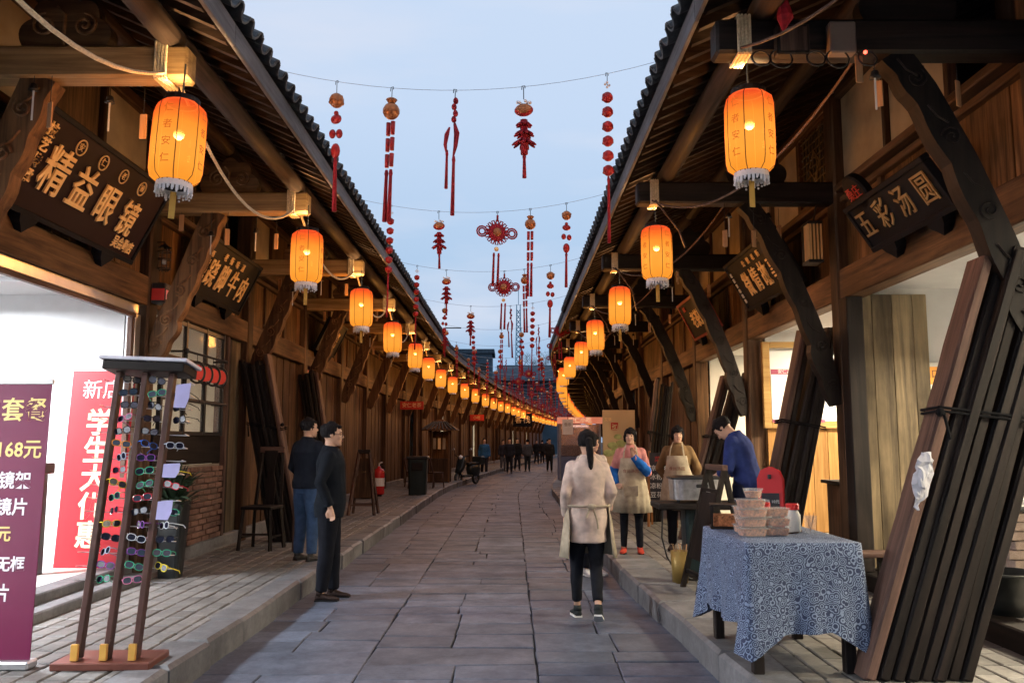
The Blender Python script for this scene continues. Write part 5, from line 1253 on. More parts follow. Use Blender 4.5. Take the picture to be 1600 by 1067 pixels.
t = thing('chopstick_bucket', 'yellow bucket full of sticks by the foot of the steamer table', 'bucket', (1.62, 8.42, ZS)); MB().lathe([(.075, 0), (.09, .3), (.084, .3), (.07, .02)], 16).build('bucket', plain('ochre_tin', (.30, .20, .06), .4, .3), t, smooth=True)
for k in range(9): MB().tube([(.04 * math.cos(k), .04 * math.sin(k), .05), (.07 * math.cos(k * 1.3), .07 * math.sin(k * 1.3), .36)], .004, 4).build('stick', M_tag, t)
t = thing('folding_sign', 'dark brown folding sign frame seen edge on, left of the cloth table', 'folding sign', (1.88, 7.95, ZS), R(6))
for y in (-.22, .22):
    MB().bar((.0, y, 1.10), (-.27, y, 0), .035, .045).build('leg', wz['darkz'], t); MB().bar((.0, y, 1.10), (.22, y, 0), .035, .045).build('leg', wz['darkz'], t)
MB().bar((-.05, -.2, .9), (-.05, .2, .9), .03).build('rung', wz['darky'], t); MB().bar((-.23, -.2, .16), (-.23, .2, .16), .03).build('rung', wz['darky'], t); MB().bar((0, -.24, 1.11), (0, .24, 1.11), .05).build('top_rail', wz['pinky'], t)
MB().box(-.012, .0, -.19, .19, -.62, .0).build('panel', wz['darkz'], t, M=T3(-.06, 0, .88) @ Matrix.Rotation(R(14), 4, 'Y'))
t = thing('blackboard_sign', 'standing blackboard menu in an orange frame between the two aproned women', 'blackboard', (2.42, 13.9, ZS), R(-14))
for sx in (-1, 1): MB().bar((sx * .2, 0, 1.2), (sx * .22, -.12, 0), .035).build('leg', wood('orange_pine', (.40, .17, .06), (.60, .28, .11), 'z', stain=.2) if 'orange_pine' not in MT else MT['orange_pine'], t); MB().bar((sx * .18, 0.02, 1.15), (sx * .2, .32, 0), .03).build('leg', MT['orange_pine'], t)
B(-.19, .19, -.10, -.07, .42, 1.17).build('slate_panel', MT['slate'], t)
for k, s in enumerate(('菜 单', '凉面 8元', '冰粉 5元', '凉粉 6元', '豆花 6元')): text(s, .10, basis((0, -.102, 1.06 - .14 * k), (1, 0, 0), (0, 0, 1)), M_paper if k else M_red, t, ext=.001, world=False)
t = thing('food_poster_board', 'tall beige poster board with green dumplings and red characters behind the woman', 'poster board', (1.98, 15.9, ZS))
B(-.30, .30, -.015, .015, .35, 1.93, .004).build('sheet', plain('beige_poster', (.52, .38, .22), .6, var=.06, scale=2), t)
for sx in (-.26, .26): MB().tube([(sx, .02, 0), (sx, .02, 1.9)], .012, 5).build('pole', M_iron, t)
M_dump = plain('pale_green_print', (.36, .40, .16), .6, var=.3, scale=12)
for k, (x, z, r) in enumerate(((-.12, 1.28, .09), (.04, 1.32, .09), (-.04, 1.18, .10), (.14, 1.2, .09), (-.2, 1.14, .09), (-.02, 1.44, .07))): MB().ball((x, -.016, z), r, 12, 6, (1.1, .04, .7)).build('printed_dumpling', M_dump, t, smooth=True)
text('团', .15, basis((-.08, -.017, 1.62), (1, 0, 0), (0, 0, 1)), M_red, t, ext=.001, bold=.004, world=False); text('艾草', .07, basis((-.2, -.017, 1.75), (1, 0, 0), (0, 0, 1)), M_gold, t, ext=.001, world=False); text('青团子', .06, basis((.2, -.017, 1.25), (0, 0, -1), (1, 0, 0)), M_print, t, ext=.001, world=False)
t = thing('paper_notice', 'white paper notice hung by the right posts beyond the poster board', 'notice', (1.56, 24.0, 1.95)); B(-.15, .15, -.005, .005, -.22, .2).build('sheet', M_paper, t); text('告示', .1, basis((0, -.006, .05), (1, 0, 0), (0, 0, 1)), M_black, t, ext=.001, world=False); MB().tube([(0, 0, .2), (0, 0, 1.9)], .006, 4).build('hanger', M_black, t)
# red stall farther along on the right
t = thing('red_snack_stall', 'glazed snack stall with a glowing red sign board, right pavement far along', 'stall', (2.42, 30.5, ZS))
for sx in (-.75, .65):
    for sy in (-.6, .6): B(sx - .03, sx + .03, sy - .03, sy + .03, 0, 2.1).build('corner_post', plain('grey_blue_metal', (.2, .22, .28), .4) if 'grey_blue_metal' not in MT else MT['grey_blue_metal'], t)
B(-.75, .65, -.6, .6, .03, .85, .01).build('counter', plain('blue_grey_panel', (.12, .16, .28), .5), t); B(-.74, .64, -.615, -.61, .86, 1.95).build('glass_front', plain('pinkish_glass', (.42, .34, .36), .2, tr=.7), t); B(-.745, -.742, -.58, .58, .86, 1.95).build('glass_side', MT['pinkish_glass'], t)
B(-.65, .55, -.3, .4, .86, 1.25).build('stacked_goods', plain('pink_packaging', (.30, .13, .12), .6, var=.5, scale=14), t)
B(-.85, .75, -.70, -.62, 1.97, 2.2, .01).build('sign_board', emit('glowing_red_sign', (.8, .10, .05), .45), t); text('安仁小吃', .2, basis((-.05, -.702, 2.085), (1, 0, 0), (0, 0, 1)), emit('glowing_letters', (1, .6, .35), .9), t, ext=.002, world=False)
B(-.8, .7, -.6, .65, 2.1, 2.2, .01).build('roof_panel', M_red, t); MB().tube([(-.4, 0, 1.9), (.3, 0, 1.9)], .03, 6).build('tube_lamp', emit('stall_tube', (1, .75, .6), 5), t)
# ------------------------------------------------------------------ people
from mathutils import noise as mnoise
def remeshed(mb, name, mat, parent, vox, wr=0.0, wf=9, M=None, sm=6):
    me = mb.mesh('tmp', mat, False, True); o = bpy.data.objects.new('tmp', me)
    m = o.modifiers.new('r', 'REMESH'); m.mode = 'VOXEL'; m.voxel_size = vox
    s = o.modifiers.new('s', 'SMOOTH'); s.iterations = sm; s.factor = .5
    me2 = bake(o)
    if wr:
        NM = [v.normal.copy() for v in me2.vertices]; CO = []
        for v, vn in zip(me2.vertices, NM):
            p = v.co.copy(); q = Vector((p.x * wf * 1.3, p.y * wf * 1.3, p.z * wf * .55)); n = mnoise.noise(q) + .5 * mnoise.noise(q * 2.3)
            CO += list(p + vn * (n * wr))
        me2.vertices.foreach_set('co', CO); me2.update()
    me2.polygons.foreach_set('use_smooth', [True] * len(me2.polygons)); me2.materials.clear(); me2.materials.append(mat); me2.name = name
    return link(name, me2, parent, M)
TORSO = [(.80, .135, .10), (.86, .155, .112), (.93, .165, .118), (1.02, .148, .104), (1.10, .140, .10), (1.20, .152, .108), (1.30, .172, .114), (1.365, .160, .098), (1.42, .105, .078), (1.46, .060, .056)]
HEAD = [(.0, .022, .03, .052), (.015, .042, .052, .04), (.045, .056, .074, .022), (.08, .064, .088, .008), (.115, .070, .094, .0), (.15, .072, .096, -.004), (.185, .066, .088, -.006), (.212, .045, .062, -.006), (.226, .018, .025, -.004)]
def cloth(name, col, **k): return MT[name] if name in MT else plain(name, col, .9, var=.22, scale=14, bump=.25, spec=.08, **k)
def person(label, x, y, z, rz, h, sp, group=None, detail=True):
    s = h / 1.70; wd = sp.get('w', 1.0) 
    t = thing('person', label, 'person', (x, y, z), rz, group)
    S = Matrix.Scale(s, 4); HP = Vector((0, 0, .92)); lean = R(sp.get('lean', 0))
    U = Matrix.Translation(HP) @ Matrix.Rotation(-lean, 4, 'X') @ Matrix.Translation(-HP)
    U = Matrix.Translation(Vector((0, sp.get('shift', 0), 0))) @ U
    NK = Vector((0, -.005, 1.455)); Hm = U @ Matrix.Translation(NK) @ Matrix.Rotation(R(sp.get('yaw', 0)), 4, 'Z') @ Matrix.Rotation(R(-sp.get('nod', 0)), 4, 'X') @ Matrix.Translation(Vector((0, .012, .03)))
    def tor(b, add, z0, z1, flare=0, addy=None):
        b.T = S @ U; rg = [r for r in TORSO if z0 < r[0] < z1]
        def at(zz):
            for a, c in zip(TORSO, TORSO[1:]):
                if a[0] <= zz <= c[0]: f = (zz - a[0]) / (c[0] - a[0]); return (zz, a[1] + (c[1] - a[1]) * f, a[2] + (c[2] - a[2]) * f)
            return (zz, TORSO[0][1], TORSO[0][2]) if zz < TORSO[0][0] else (zz, TORSO[-1][1], TORSO[-1][2])
        rg = [at(z0)] + rg + [at(z1)]
        bl = sp.get('belly', 0)
        b.rings([(0, bl * .10 * math.exp(-((q[0] - 1.06) / .14) ** 2), q[0], q[1] * wd + add + flare * max(0, (1.0 - q[0])), q[2] * (1 + bl * .6 * math.exp(-((q[0] - 1.06) / .16) ** 2)) + (addy or add) + flare * max(0, 1.0 - q[0]), .85) for q in rg], 24); b.T = Matrix.Identity(4)
    A = sp['arms']; Lg = sp['legs']
    SH = [Vector((sx * .158 * wd, 0, 1.375)) for sx in (-1, 1)]
    def armpts(k): # elbow, wrist in body space (before lean) unless absolute
        e_, w_ = A[k][:2]; return [U @ SH[k], U @ Vector(e_), U @ Vector(w_)]
    # body
    b = MB(); tor(b, 0, .82, 1.46)
    b.T = S; b.tube([U @ Vector((0, -.01, 1.40)), Hm @ Vector((0, -.012, .06))], [.056, .052], 12)
    for k in (0, 1):
        P = armpts(k); b.tube([P[0], P[0].lerp(P[1], .5), P[1], P[1].lerp(P[2], .4), P[2]], [.052, .045, .037, .036, .025], 10); b.ball(P[0], .058, 8, 6)
    for k, (hp, kn, an, ft) in enumerate(Lg):
        hp, kn, an = Vector(hp), Vector(kn), Vector(an)
        b.tube([hp, hp.lerp(kn, .5), kn, kn.lerp(an, .35), an], [.072, .060, .040, .040, .030], 12); f = Vector(ft).normalized()
        b.tube([an + Vector((0, 0, .0)), an + f * .02 + Vector((0, 0, -.035))], [.030, .022], 8)
    b.T = S @ Hm
    b.rings([(0, q[3], q[0], q[1], q[2], .95) for q in HEAD], 20)
    b.tube([(0, .082, .125), (0, .100, .10), (0, .112, .082), (0, .092, .072)], [.008, .011, .014, .008], 8)
    b.tube([(-.02, .086, .045), (.02, .086, .045)], .010, 6); b.ball((0, .078, .012), .020, 8, 6)
    for sx in (-1, 1): b.ball((sx * .071, -.005, .105), .028, 8, 6, (.3, .65, 1.05)); b.ball((sx * .036, .070, .075), .022, 8, 6)
    b.tube([(-.045, .085, .135), (0, .092, .138), (.045, .085, .135)], .009, 6)
    b.T = S
    for k in (0, 1):
        if len(A[k]) < 3: continue
        W_ = armpts(k)[2]; D = (U.to_3x3() @ Vector(A[k][2])).normalized(); side = (U.to_3x3() @ Vector(A[k][3])).normalized(); side = (side - D * side.dot(D)).normalized(); nr = D.cross(side); curl = A[k][4] if len(A[k]) > 4 else .5
        b.tube([W_ - D * .02, W_ + D * .03, W_ + D * .08], [.022, .031, .029], 10, ell=.55, side=side)
        for q, (off, ln) in enumerate(((-.024, .058), (-.008, .066), (.008, .063), (.023, .050))):
            o = W_ + D * .075 + side * off; d1 = (D + nr * curl * .5).normalized(); d2 = (D * .6 + nr * curl * 1.3).normalized(); m = o + d1 * ln * .5; b.tube([o - D * .01, m, m + d2 * ln * .5], [.0088, .008, .007], 6)
        o = W_ + D * .02 - side * .03; b.tube([o, o - side * .02 + D * .03 + nr * .01, o - side * .018 + D * .065 + nr * .02], [.012, .011, .009], 6)
    b.T = Matrix.Identity(4)
    body = remeshed(b, 'body', M_skin, t, .0085 if detail else .016, sm=3)
    # face details
    if detail and not sp.get('noface'):
        b = MB(); b.T = S @ Hm
        for sx in (-1, 1): b.ball((sx * .031, .086, .108), .009, 7, 5, (1.4, .6, .6))
        b.build('eyes', M_black, t)
        b = MB(); b.T = S @ Hm
        for sx in (-1, 1): b.tube([(sx * .016, .094, .128), (sx * .034, .091, .134), (sx * .052, .078, .126)], .0038, 5)
        b.build('eyebrows', M_hair, t); b = MB(); b.T = S @ Hm; b.tube([(-.02, .092, .046), (0, .098, .046), (.02, .092, .046)], .0048, 5); b.build('mouth', plain('lips', (.42, .14, .12), .5) if 'lips' not in MT else MT['lips'], t)
    if sp.get('glasses'):
        b = MB(); b.T = S @ Hm @ T3(0, .105, .106); 
        for sx in (-1, 1): b.tube(ring_pts(sx * .034, .026, .019), .0025, 4, cap=False); b.tube([(sx * .06, 0, .005), (sx * .076, -.10, .005)], .002, 4)
        b.build('spectacles', M_iron, t)
    # hair
    b = MB(); b.T = S @ Hm; hs = sp.get('hair', 'short'); g = .009 if hs == 'short' else .015
    low = {'short': .085, 'bob': .03, 'long': .05, 'tied': .07}[hs]
    st = []
    for q in HEAD:
        if q[0] < low - .01: continue
        f = (q[0] - low) / (.226 - low); st.append((0, q[3] - .022 * (1 - f) - .004, q[0], (q[1] + g), (q[2] + g) * (.80 + .2 * min(1, f * 1.6)), .95))
    st.append((0, -.006, .242, .02, .03)); b.rings(st, 20)
    if hs != 'short': b.tube([(-.06, .05, .168), (-.03, .084, .155), (.0, .092, .150), (.03, .084, .155), (.06, .05, .168)], .020, 8)
    else: b.tube([(-.05, .062, .182), (0, .082, .185), (.05, .062, .182)], .018, 8)
    if hs == 'bob':
        for sx in (-1, 1): b.tube([(sx * .068, .02, .16), (sx * .078, .012, .10), (sx * .07, .0, .03)], [.02, .022, .014], 8)
    b.T = Matrix.Identity(4); hairo = remeshed(b, 'hair', M_hair, t, .008 if detail else .018, .006, 55, sm=1)
    if sp.get('ponytail'):
        b = MB(); b.T = S @ Hm; b.tube([(0, -.09, .15), (.005, -.14, .14), (.012, -.15, .04), (.02, -.12, -.09), (.03, -.115, -.2)], [.022, .034, .036, .026, .008], 10); b.T = Matrix.Identity(4); remeshed(b, 'ponytail', M_hair, t, .01, .006, 30, sm=1)
        b = MB(); b.T = S @ Hm; b.box(-.02, .02, -.118, -.106, .13, .137); b.build('hair_clip', M_paper, t)
    # clothes
    tp = sp['top']; b = MB(); tor(b, tp.get('add', .022), tp.get('hem', .84), 1.452, tp.get('flare', 0)); b.T = S
    for k in (0, 1):
        P = armpts(k); e_ = P[1]; w_ = P[1].lerp(P[2], tp.get('sleeve', .97)); a = tp.get('arm', 1.0)
        b.tube([P[0] - Vector((0, 0, .0)), P[0].lerp(e_, .5), e_, e_.lerp(w_, .5), w_], [.066 * a, .060 * a, .054 * a, .050 * a, .042 * a], 12); b.ball(P[0], .067 * min(1.05, a), 10, 7); b.ball(e_, .053 * a, 8, 6)
    if tp.get('collar'): b.tube([U @ Vector((0, -.012, 1.40)), U @ Vector((0, -.010, 1.44)), U @ Vector((0, -.006, 1.485))], [.098, .084, .073], 14)
    b.T = Matrix.Identity(4); remeshed(b, tp['name'], cloth(tp['mat'], tp['col']), t, .011 if detail else .02, .006 if detail else 0, 8, sm=4)
    if tp.get('cuff'):   # oversleeves
        b = MB(); b.T = S
        for k in tp['cuffside']:
            P = armpts(k); b.tube([P[0].lerp(P[1], .75), P[1], P[1].lerp(P[2], .5), P[1].lerp(P[2], .98)], [.068, .070, .066, .046], 12)
        b.T = Matrix.Identity(4); remeshed(b, 'oversleeves', cloth(tp['cuff'], tp['cuffcol']), t, .011, .008, 12, sm=2)
    bt = sp['bottom']; b = MB(); b.T = S; a = bt.get('leg', 1.0)
    b.rings([(0, 0, .80, .150 * wd, .11, .85), (0, 0, .88, .168 * wd, .122, .85), (0, 0, .98, .158 * wd, .114, .85), (0, 0, 1.03, .15 * wd, .108, .85)], 20)
    for k, (hp, kn, an, ft) in enumerate(Lg):
        hp, kn, an = Vector(hp), Vector(kn), Vector(an); lo = kn.lerp(an, bt.get('len', 1.0)); b.tube([hp + Vector((0, 0, .04)), hp.lerp(kn, .4), kn, kn.lerp(lo, .4), lo], [.098 * (a * .5 + .5), .088 * (a * .6 + .4), .060 * a + .004, .058 * a, .048 * a], 14)
    b.T = Matrix.Identity(4); remeshed(b, bt['name'], cloth(bt['mat'], bt['col']), t, .011 if detail else .02, .006 if detail else 0, 9, sm=4)
    for k, (hp, kn, an, ft) in enumerate(Lg):
        an = Vector(an); f = Vector(ft).normalized(); sd = Vector((f.y, -f.x, 0)); 
        flat = Vector((f.x, f.y, 0)).normalized(); up = sd.cross(flat) if sd.length else Vector((0, 0, 1)); pit = math.asin(max(-1, min(1, f.z)))
        Mf = Matrix.Translation(an) @ Matrix(((-flat.y * -1 if False else flat.y, flat.x, 0, 0), (-flat.x, flat.y, 0, 0), (0, 0, 1, 0), (0, 0, 0, 1))) @ Matrix.Rotation(pit, 4, 'X')
        b = MB(); b.T = S @ Mf
        prof = [(-.055, .030, .045), (-.02, .036, .075), (.03, .040, .07), (.09, .046, .045), (.14, .042, .034), (.175, .022, .022)]
        base = []
        for yy, wx, hh in prof: base.append(b.V([(wx * math.copysign(abs(math.cos(q)) ** .7, math.cos(q)), yy, -.078 + hh * .5 + hh * .5 * math.sin(q) * 1.0 + (.0 if math.sin(q) < 0 else 0)) for q in [2 * math.pi * j / 12 for j in range(12)]]))
        for i in range(len(base) - 1): b.F([(base[i] + j, base[i] + (j + 1) % 12, base[i + 1] + (j + 1) % 12, base[i + 1] + j) for j in range(12)])
        b.F([tuple(base[0] + j for j in range(12))[::-1], tuple(base[-1] + j for j in range(12))]); b.tube([(0, -.012, -.03), (0, -.01, .02)], [.040, .036], 10)
        sh = b.build('shoe', cloth(sp['shoe'][0], sp['shoe'][1]), t, smooth=True)
        if detail:
            b = MB(); b.T = S @ Mf; b.prism([(-.034, -.058), (.034, -.058), (.042, .03), (.048, .10), (.03, .165), (-.03, .165), (-.048, .10), (-.042, .03)], 'z', -.085, -.07); b.build('sole', sp.get('sole', M_black), sh)
    if sp.get('apron'):
        ac = sp['apron']; b = MB(); b.T = S @ U; add = .036 + tp.get('add', .022); th0 = ac.get('arc', 75); back = ac.get('back', False)
        levels = ac.get('levels', [(1.30, 38), (1.18, 50), (1.05, 78), (.92, 88), (.75, 88), (.56, 84)])
        rws = []
        for zz, arc in levels:
            rx, ry_ = .165, .115
            for a_, c_ in zip(TORSO, TORSO[1:]):
                if a_[0] <= zz <= c_[0]: f = (zz - a_[0]) / (c_[0] - a_[0]); rx, ry_ = a_[1] + (c_[1] - a_[1]) * f, a_[2] + (c_[2] - a_[2]) * f
            fl = max(0, 1.0 - zz) * ac.get('flare', .12); row = []
            for j in range(25):
                an_ = R(-arc + 2 * arc * j / 24); w_ = .010 * math.sin(j * 1.9 + zz * 3) * max(0, 1.05 - zz) * 3
                row.append(((rx * wd + add + fl + w_) * math.sin(an_), (ry_ * (1 + sp.get('belly', 0)) + add + fl + w_) * math.cos(an_), zz))
            rws.append(b.V(row))
        inner = []
        for r0, r1 in zip(rws, rws[1:]): b.F([(r0 + j, r0 + j + 1, r1 + j + 1, r1 + j) for j in range(24)])
        o = b.build('apron', cloth(ac.get('mat', 'beige_apron_cloth'), ac.get('col', (.40, .34, .25))), t, smooth=True, fix=False); sd = o.modifiers.new('thick', 'SOLIDIFY'); sd.thickness = .006
        b = MB(); b.T = S @ U; zt = levels[0][0]
        for sx in (-1, 1): b.tube([(sx * .10, .13 + tp.get('add', .02), zt - .01), (sx * .085, .11 + tp.get('add', .02), 1.40), (sx * .06, .0, 1.49), (0, -.085, 1.47)], .012, 5, ell=.4)
        wz_ = 1.03; b.tube([((.15 * wd + add) * math.sin(R(q)), (.105 + add) * math.cos(R(q)), wz_) for q in range(80, 285, 12)], .010, 5)
        if back: b.ball((0, -(.105 + add) - .01, wz_), .03, 8, 5, (1.6, .5, .8)); b.tube([(.01, -.165, wz_), (.05, -.175, wz_ - .12), (.06, -.17, wz_ - .2)], .009, 5); b.tube([(-.01, -.165, wz_), (-.05, -.175, wz_ - .10)], .009, 5)
        b.build('apron_straps', MT['beige_apron_cloth'], o)
        if ac.get('pocket'):
            text('食尚汤圆', .055, S @ U @ basis((0, .112 + add + .012, 1.12), (-1, 0, 0), (0, 0, 1)), M_print, o, ext=.001, world=False); MB().box(-.10, .10, .0, .008, -.07, .07, .004).build('pocket', MT['beige_apron_cloth'], o, M=S @ U @ T3(0, .128 + add + .024, .86))
    return t
def stand(spread=.09, dk=.0): return [((-.085, 0, .88), (-spread, .02 + dk, .50), (-spread - .01, -.01, .085), (-.12, 1, 0)), ((.085, 0, .88), (spread, .02 - dk, .50), (spread + .01, -.01, .085), (.12, 1, 0))]
relax = [((-.235, -.03, 1.12), (-.245, .05, .87), (0, .1, -1), (0, 1, 0), .5), ((.235, -.03, 1.12), (.245, .05, .87), (0, .1, -1), (0, 1, 0), .5)]
dark_trousers = dict(name='trousers', mat='black_trouser_cloth', col=(.008, .009, .013), leg=1.25)
# man in black by the left kerb, in profile facing right
person('man in a black jacket standing in profile on the street by the left kerb', -1.80, 8.55, 0, R(-84), 1.70, dict(belly=.16, glasses=True, hair='short', yaw=4,
    arms=[((-.225, -.02, 1.12), (-.215, .05, .88), (0, .15, -1), (0, 1, 0), .6), ((.235, -.07, 1.13), (.225, .03, .89), (0, .25, -1), (0, 1, 0), .8)],
    legs=[((-.085, 0, .88), (-.085, .03, .50), (-.09, .04, .085), (0, 1, 0)), ((.085, 0, .88), (.085, -.01, .50), (.10, -.05, .085), (.1, 1, 0))],
    top=dict(name='jacket', mat='black_wool', col=(.007, .009, .013), hem=.79, add=.028, flare=.06, collar=True, arm=1.05, sleeve=.93), bottom=dark_trousers, shoe=('black_leather', (.03, .02, .018))))
person('man in a dark sweater and blue jeans seen from behind on the left pavement', -2.36, 9.95, ZS, R(-32), 1.60, dict(belly=.1, hair='short', yaw=-25, w=1.05,
    arms=[((-.25, .0, 1.12), (-.2, .14, .98), (0, 1, -.2), (0, 0, 1), .6), ((.25, .0, 1.12), (.2, .16, 1.0), (0, 1, -.2), (0, 0, 1), .6)], legs=stand(.1),
    top=dict(name='sweater', mat='navy_knit', col=(.009, .012, .019), hem=.86, add=.03, collar=True, arm=1.15), bottom=dict(name='jeans', mat='blue_denim', col=(.035, .065, .13), leg=1.3), shoe=('grey_suede', (.06, .055, .05))))
person('woman with a ponytail walking away in a pale pink coat and apron', .66, 7.55, 0, R(6), 1.61, dict(w=.90, hair='tied', ponytail=True, yaw=-6, noface=True,
    arms=[((-.215, -.07, 1.15), (-.20, .06, .93), (0, .5, -1), (0, 1, 0), .7), ((.215, -.06, 1.15), (.19, .10, .97), (0, .6, -1), (0, 1, 0), .7)],
    legs=[((-.08, 0, .88), (-.085, .14, .50), (-.07, .20, .085), (-.05, 1, 0)), ((.08, 0, .88), (.07, .0, .50), (.035, -.26, .16), (.25, 1, -.45))],
    top=dict(name='coat', mat='pale_pink_wool', col=(.58, .46, .39), hem=.70, add=.028, arm=.98, flare=.08, collar=True), bottom=dict(name='leggings', mat='black_legging', col=(.012, .013, .017), leg=.98, len=.86), shoe=('black_sneaker_fabric', (.03, .035, .035)), sole=M_paper,
    apron=dict(levels=[(1.28, 36), (1.15, 52), (1.03, 100), (.9, 122), (.72, 128), (.57, 130)], flare=.12, back=True, mat='beige_apron_cloth', col=(.40, .34, .25))))
person('woman half hidden beyond the ponytailed woman, only her face showing', .93, 10.1, 0, R(205), 1.62, dict(w=.92, hair='bob', yaw=10, arms=relax, legs=stand(.075),
    top=dict(name='blouse', mat='pale_blouse', col=(.5, .42, .38), hem=.84, add=.02), bottom=dark_trousers, shoe=('white_sneaker', (.6, .6, .6)), sole=M_paper))
person('woman in a pink jacket and apron holding her chin, on the right kerb', 1.46, 10.6, ZS, R(172), 1.50, dict(w=.93, hair='bob', yaw=-8, nod=-6,
    arms=[((-.24, .10, 1.10), (-.03, .20, 1.33), (.12, -.1, 1), (1, 0, 0), 1.1), ((.25, -.02, 1.10), (.20, .12, .93), (-.8, .6, 0), (0, 0, 1), .8)], legs=stand(.10),
    top=dict(name='jacket', mat='pink_quilt', col=(.52, .22, .20), hem=.84, add=.024, collar=True, arm=1.05, cuff='blue_oversleeve', cuffcol=(.02, .12, .42), cuffside=(0, 1)), bottom=dict(name='leggings', mat='black_legging', col=(.012, .013, .017), leg=.95), shoe=('red_shoe_leather', (.40, .05, .03)), apron=dict(pocket=True, flare=.15)))
person('woman in a tan jacket and apron behind the steamer table', 2.10, 10.9, ZS, R(164), 1.53, dict(w=.93, hair='bob', yaw=12,
    arms=[((-.27, -.06, 1.12), (-.16, -.14, .95), (.5, 0, -.3), (0, 0, 1), .6), ((.27, -.06, 1.12), (.16, -.14, .95), (-.5, 0, -.3), (0, 0, 1), .6)], legs=stand(.09),
    top=dict(name='jacket', mat='tan_corduroy', col=(.17, .105, .05), hem=.84, add=.026, collar=True, arm=1.08), bottom=dark_trousers, shoe=('black_leather', (.02, .02, .02)), apron=dict(pocket=True)))
person('man in a blue sweater bending over his hands by the right stall', 2.42, 8.95, ZS, R(58), 1.68, dict(hair='short', lean=17, nod=38, shift=-.05,
    arms=[((-.23, .10, 1.12), (-.10, .34, 1.08), (.35, .9, .1), (0, 0, 1), .9), ((.23, .10, 1.12), (.09, .34, 1.06), (-.35, .9, .1), (0, 0, 1), .9)], legs=stand(.09),
    top=dict(name='sweater', mat='royal_blue_knit', col=(.022, .035, .13), hem=.82, add=.03, collar=True, arm=1.15, sleeve=.55), bottom=dict(name='trousers', mat='dark_blue_trouser_cloth', col=(.015, .02, .045), leg=1.3), shoe=('black_leather', (.02, .02, .02))))
walk = [((-.085, 0, .88), (-.09, .12, .50), (-.09, .14, .09), (0, 1, 0)), ((.085, 0, .88), (.09, .02, .50), (.09, -.18, .11), (0, 1, 0))]
def far_person(label, px, y, rz, topc, botc, h=1.68, hair='short', z=0):
    person(label, px, y, z, rz, h, dict(hair=hair, arms=relax, legs=walk if rnd.random() < .6 else stand(), top=dict(name='jacket', mat='cloth_%d_%d_%d' % tuple(int(c * 100) for c in topc), col=topc, hem=.8, add=.035, arm=1.15), bottom=dict(name='trousers', mat='cloth_%d_%d_%d_dark' % tuple(int(c * 100) for c in botc), col=botc, leg=1.15), shoe=('grey_suede', (.06, .055, .05))), 'people walking far down the street', False)
K = lambda px, y: (px - 800) / 1333 * y
far_person('distant walker in a bright blue jacket, left of the far group', K(757, 39), 39, R(185), (.03, .10, .22), (.02, .02, .025))
for n, px, y, tc_, bc in (('leftmost of the far group, grey trousers', 786, 45, (.03, .03, .04), (.08, .08, .09)), ('second of the far group, pale scarf', 796, 42, (.02, .022, .03), (.015, .015, .02)), ('third of the far group, all in black', 808, 46, (.015, .016, .018), (.02, .02, .022)), ('fourth of the far group, with a grey jumper', 824, 45, (.06, .065, .075), (.02, .025, .03)),
        ('walker behind the group, near the street bend', 838, 60, (.015, .016, .018), (.02, .02, .02)), ('walker at the bend in a dark coat', 847, 63, (.02, .02, .022), (.02, .02, .02)), ('farthest walker left of the red stall', 855, 68, (.02, .022, .03), (.03, .03, .03)), ('walker close to the red stall', 858, 44, (.02, .02, .02), (.015, .015, .015))):
    far_person('distant ' + n, K(px, y), y, R(180 + rnd.uniform(-20, 20)) if rnd.random() < .6 else R(10), tc_, bc, 1.62 + rnd.random() * .12)
# ------------------------------------------------------------------ scooter and distant things
t = thing('motor_scooter', 'black motor scooter parked by the left kerb far along', 'scooter', (-1.60, 31.0, 0), R(152))
def wheel(y, r=.25):
    w = link('wheel', None, t, T3(0, y, r)); b = MB(); b.tube([(0, (r - .045) * math.cos(a), (r - .045) * math.sin(a)) for a in [q * math.pi / 10 for q in range(21)]], .045, 7, cap=False); b.build('tyre', M_black, w); b = MB()
    for q in range(5): b.bar((0, 0, 0), (0, .18 * math.cos(q * 1.257), .18 * math.sin(q * 1.257)), .03)
    b.build('rim', M_alu, w)
wheel(.62); wheel(-.58)
M_sc = plain('black_scooter_plastic', (.02, .025, .026), .3)
MB().tube([(0, .62, .25), (0, .50, .62), (0, .42, .98)], [.03, .035, .03], 8).build('fork', M_iron, t)
MB().rings([(0, .62, .45, .10, .16, .7), (0, .50, .62, .16, .12, .7), (0, .42, .85, .17, .1, .7), (0, .40, 1.0, .12, .08, .7)], 14).build('front_shield', M_sc, t, smooth=True)
B(-.15, .15, -.15, .45, .28, .36, .03).build('footboard', M_sc, t); MB().rings([(0, -.42, .30, .13, .30, .6), (0, -.42, .55, .17, .36, .6), (0, -.42, .70, .15, .36, .6)], 14).build('rear_body', M_sc, t, smooth=True); MB().rings([(0, -.36, .70, .14, .36, .6), (0, -.36, .80, .13, .34, .6)], 14).build('seat', M_black, t, smooth=True)
MB().tube([(-.34, .33, 1.05), (-.1, .42, 1.0), (.1, .42, 1.0), (.34, .33, 1.05)], .018, 6).build('handlebar', M_iron, t); MB().ball((0, .47, .98), .08, 10, 6).build('headlight', M_paper, t, smooth=True)
for sx in (-1, 1): MB().tube([(sx * .28, .36, 1.04), (sx * .34, .38, 1.22)], .008, 4).build('mirror_stalk', M_iron, t); MB().ball((sx * .36, .38, 1.26), .06, 8, 5, (1, .3, .7)).build('mirror', M_alu, t)
B(-.2, .2, -.95, -.65, .72, 1.0, .03).build('top_box', M_sc, t)
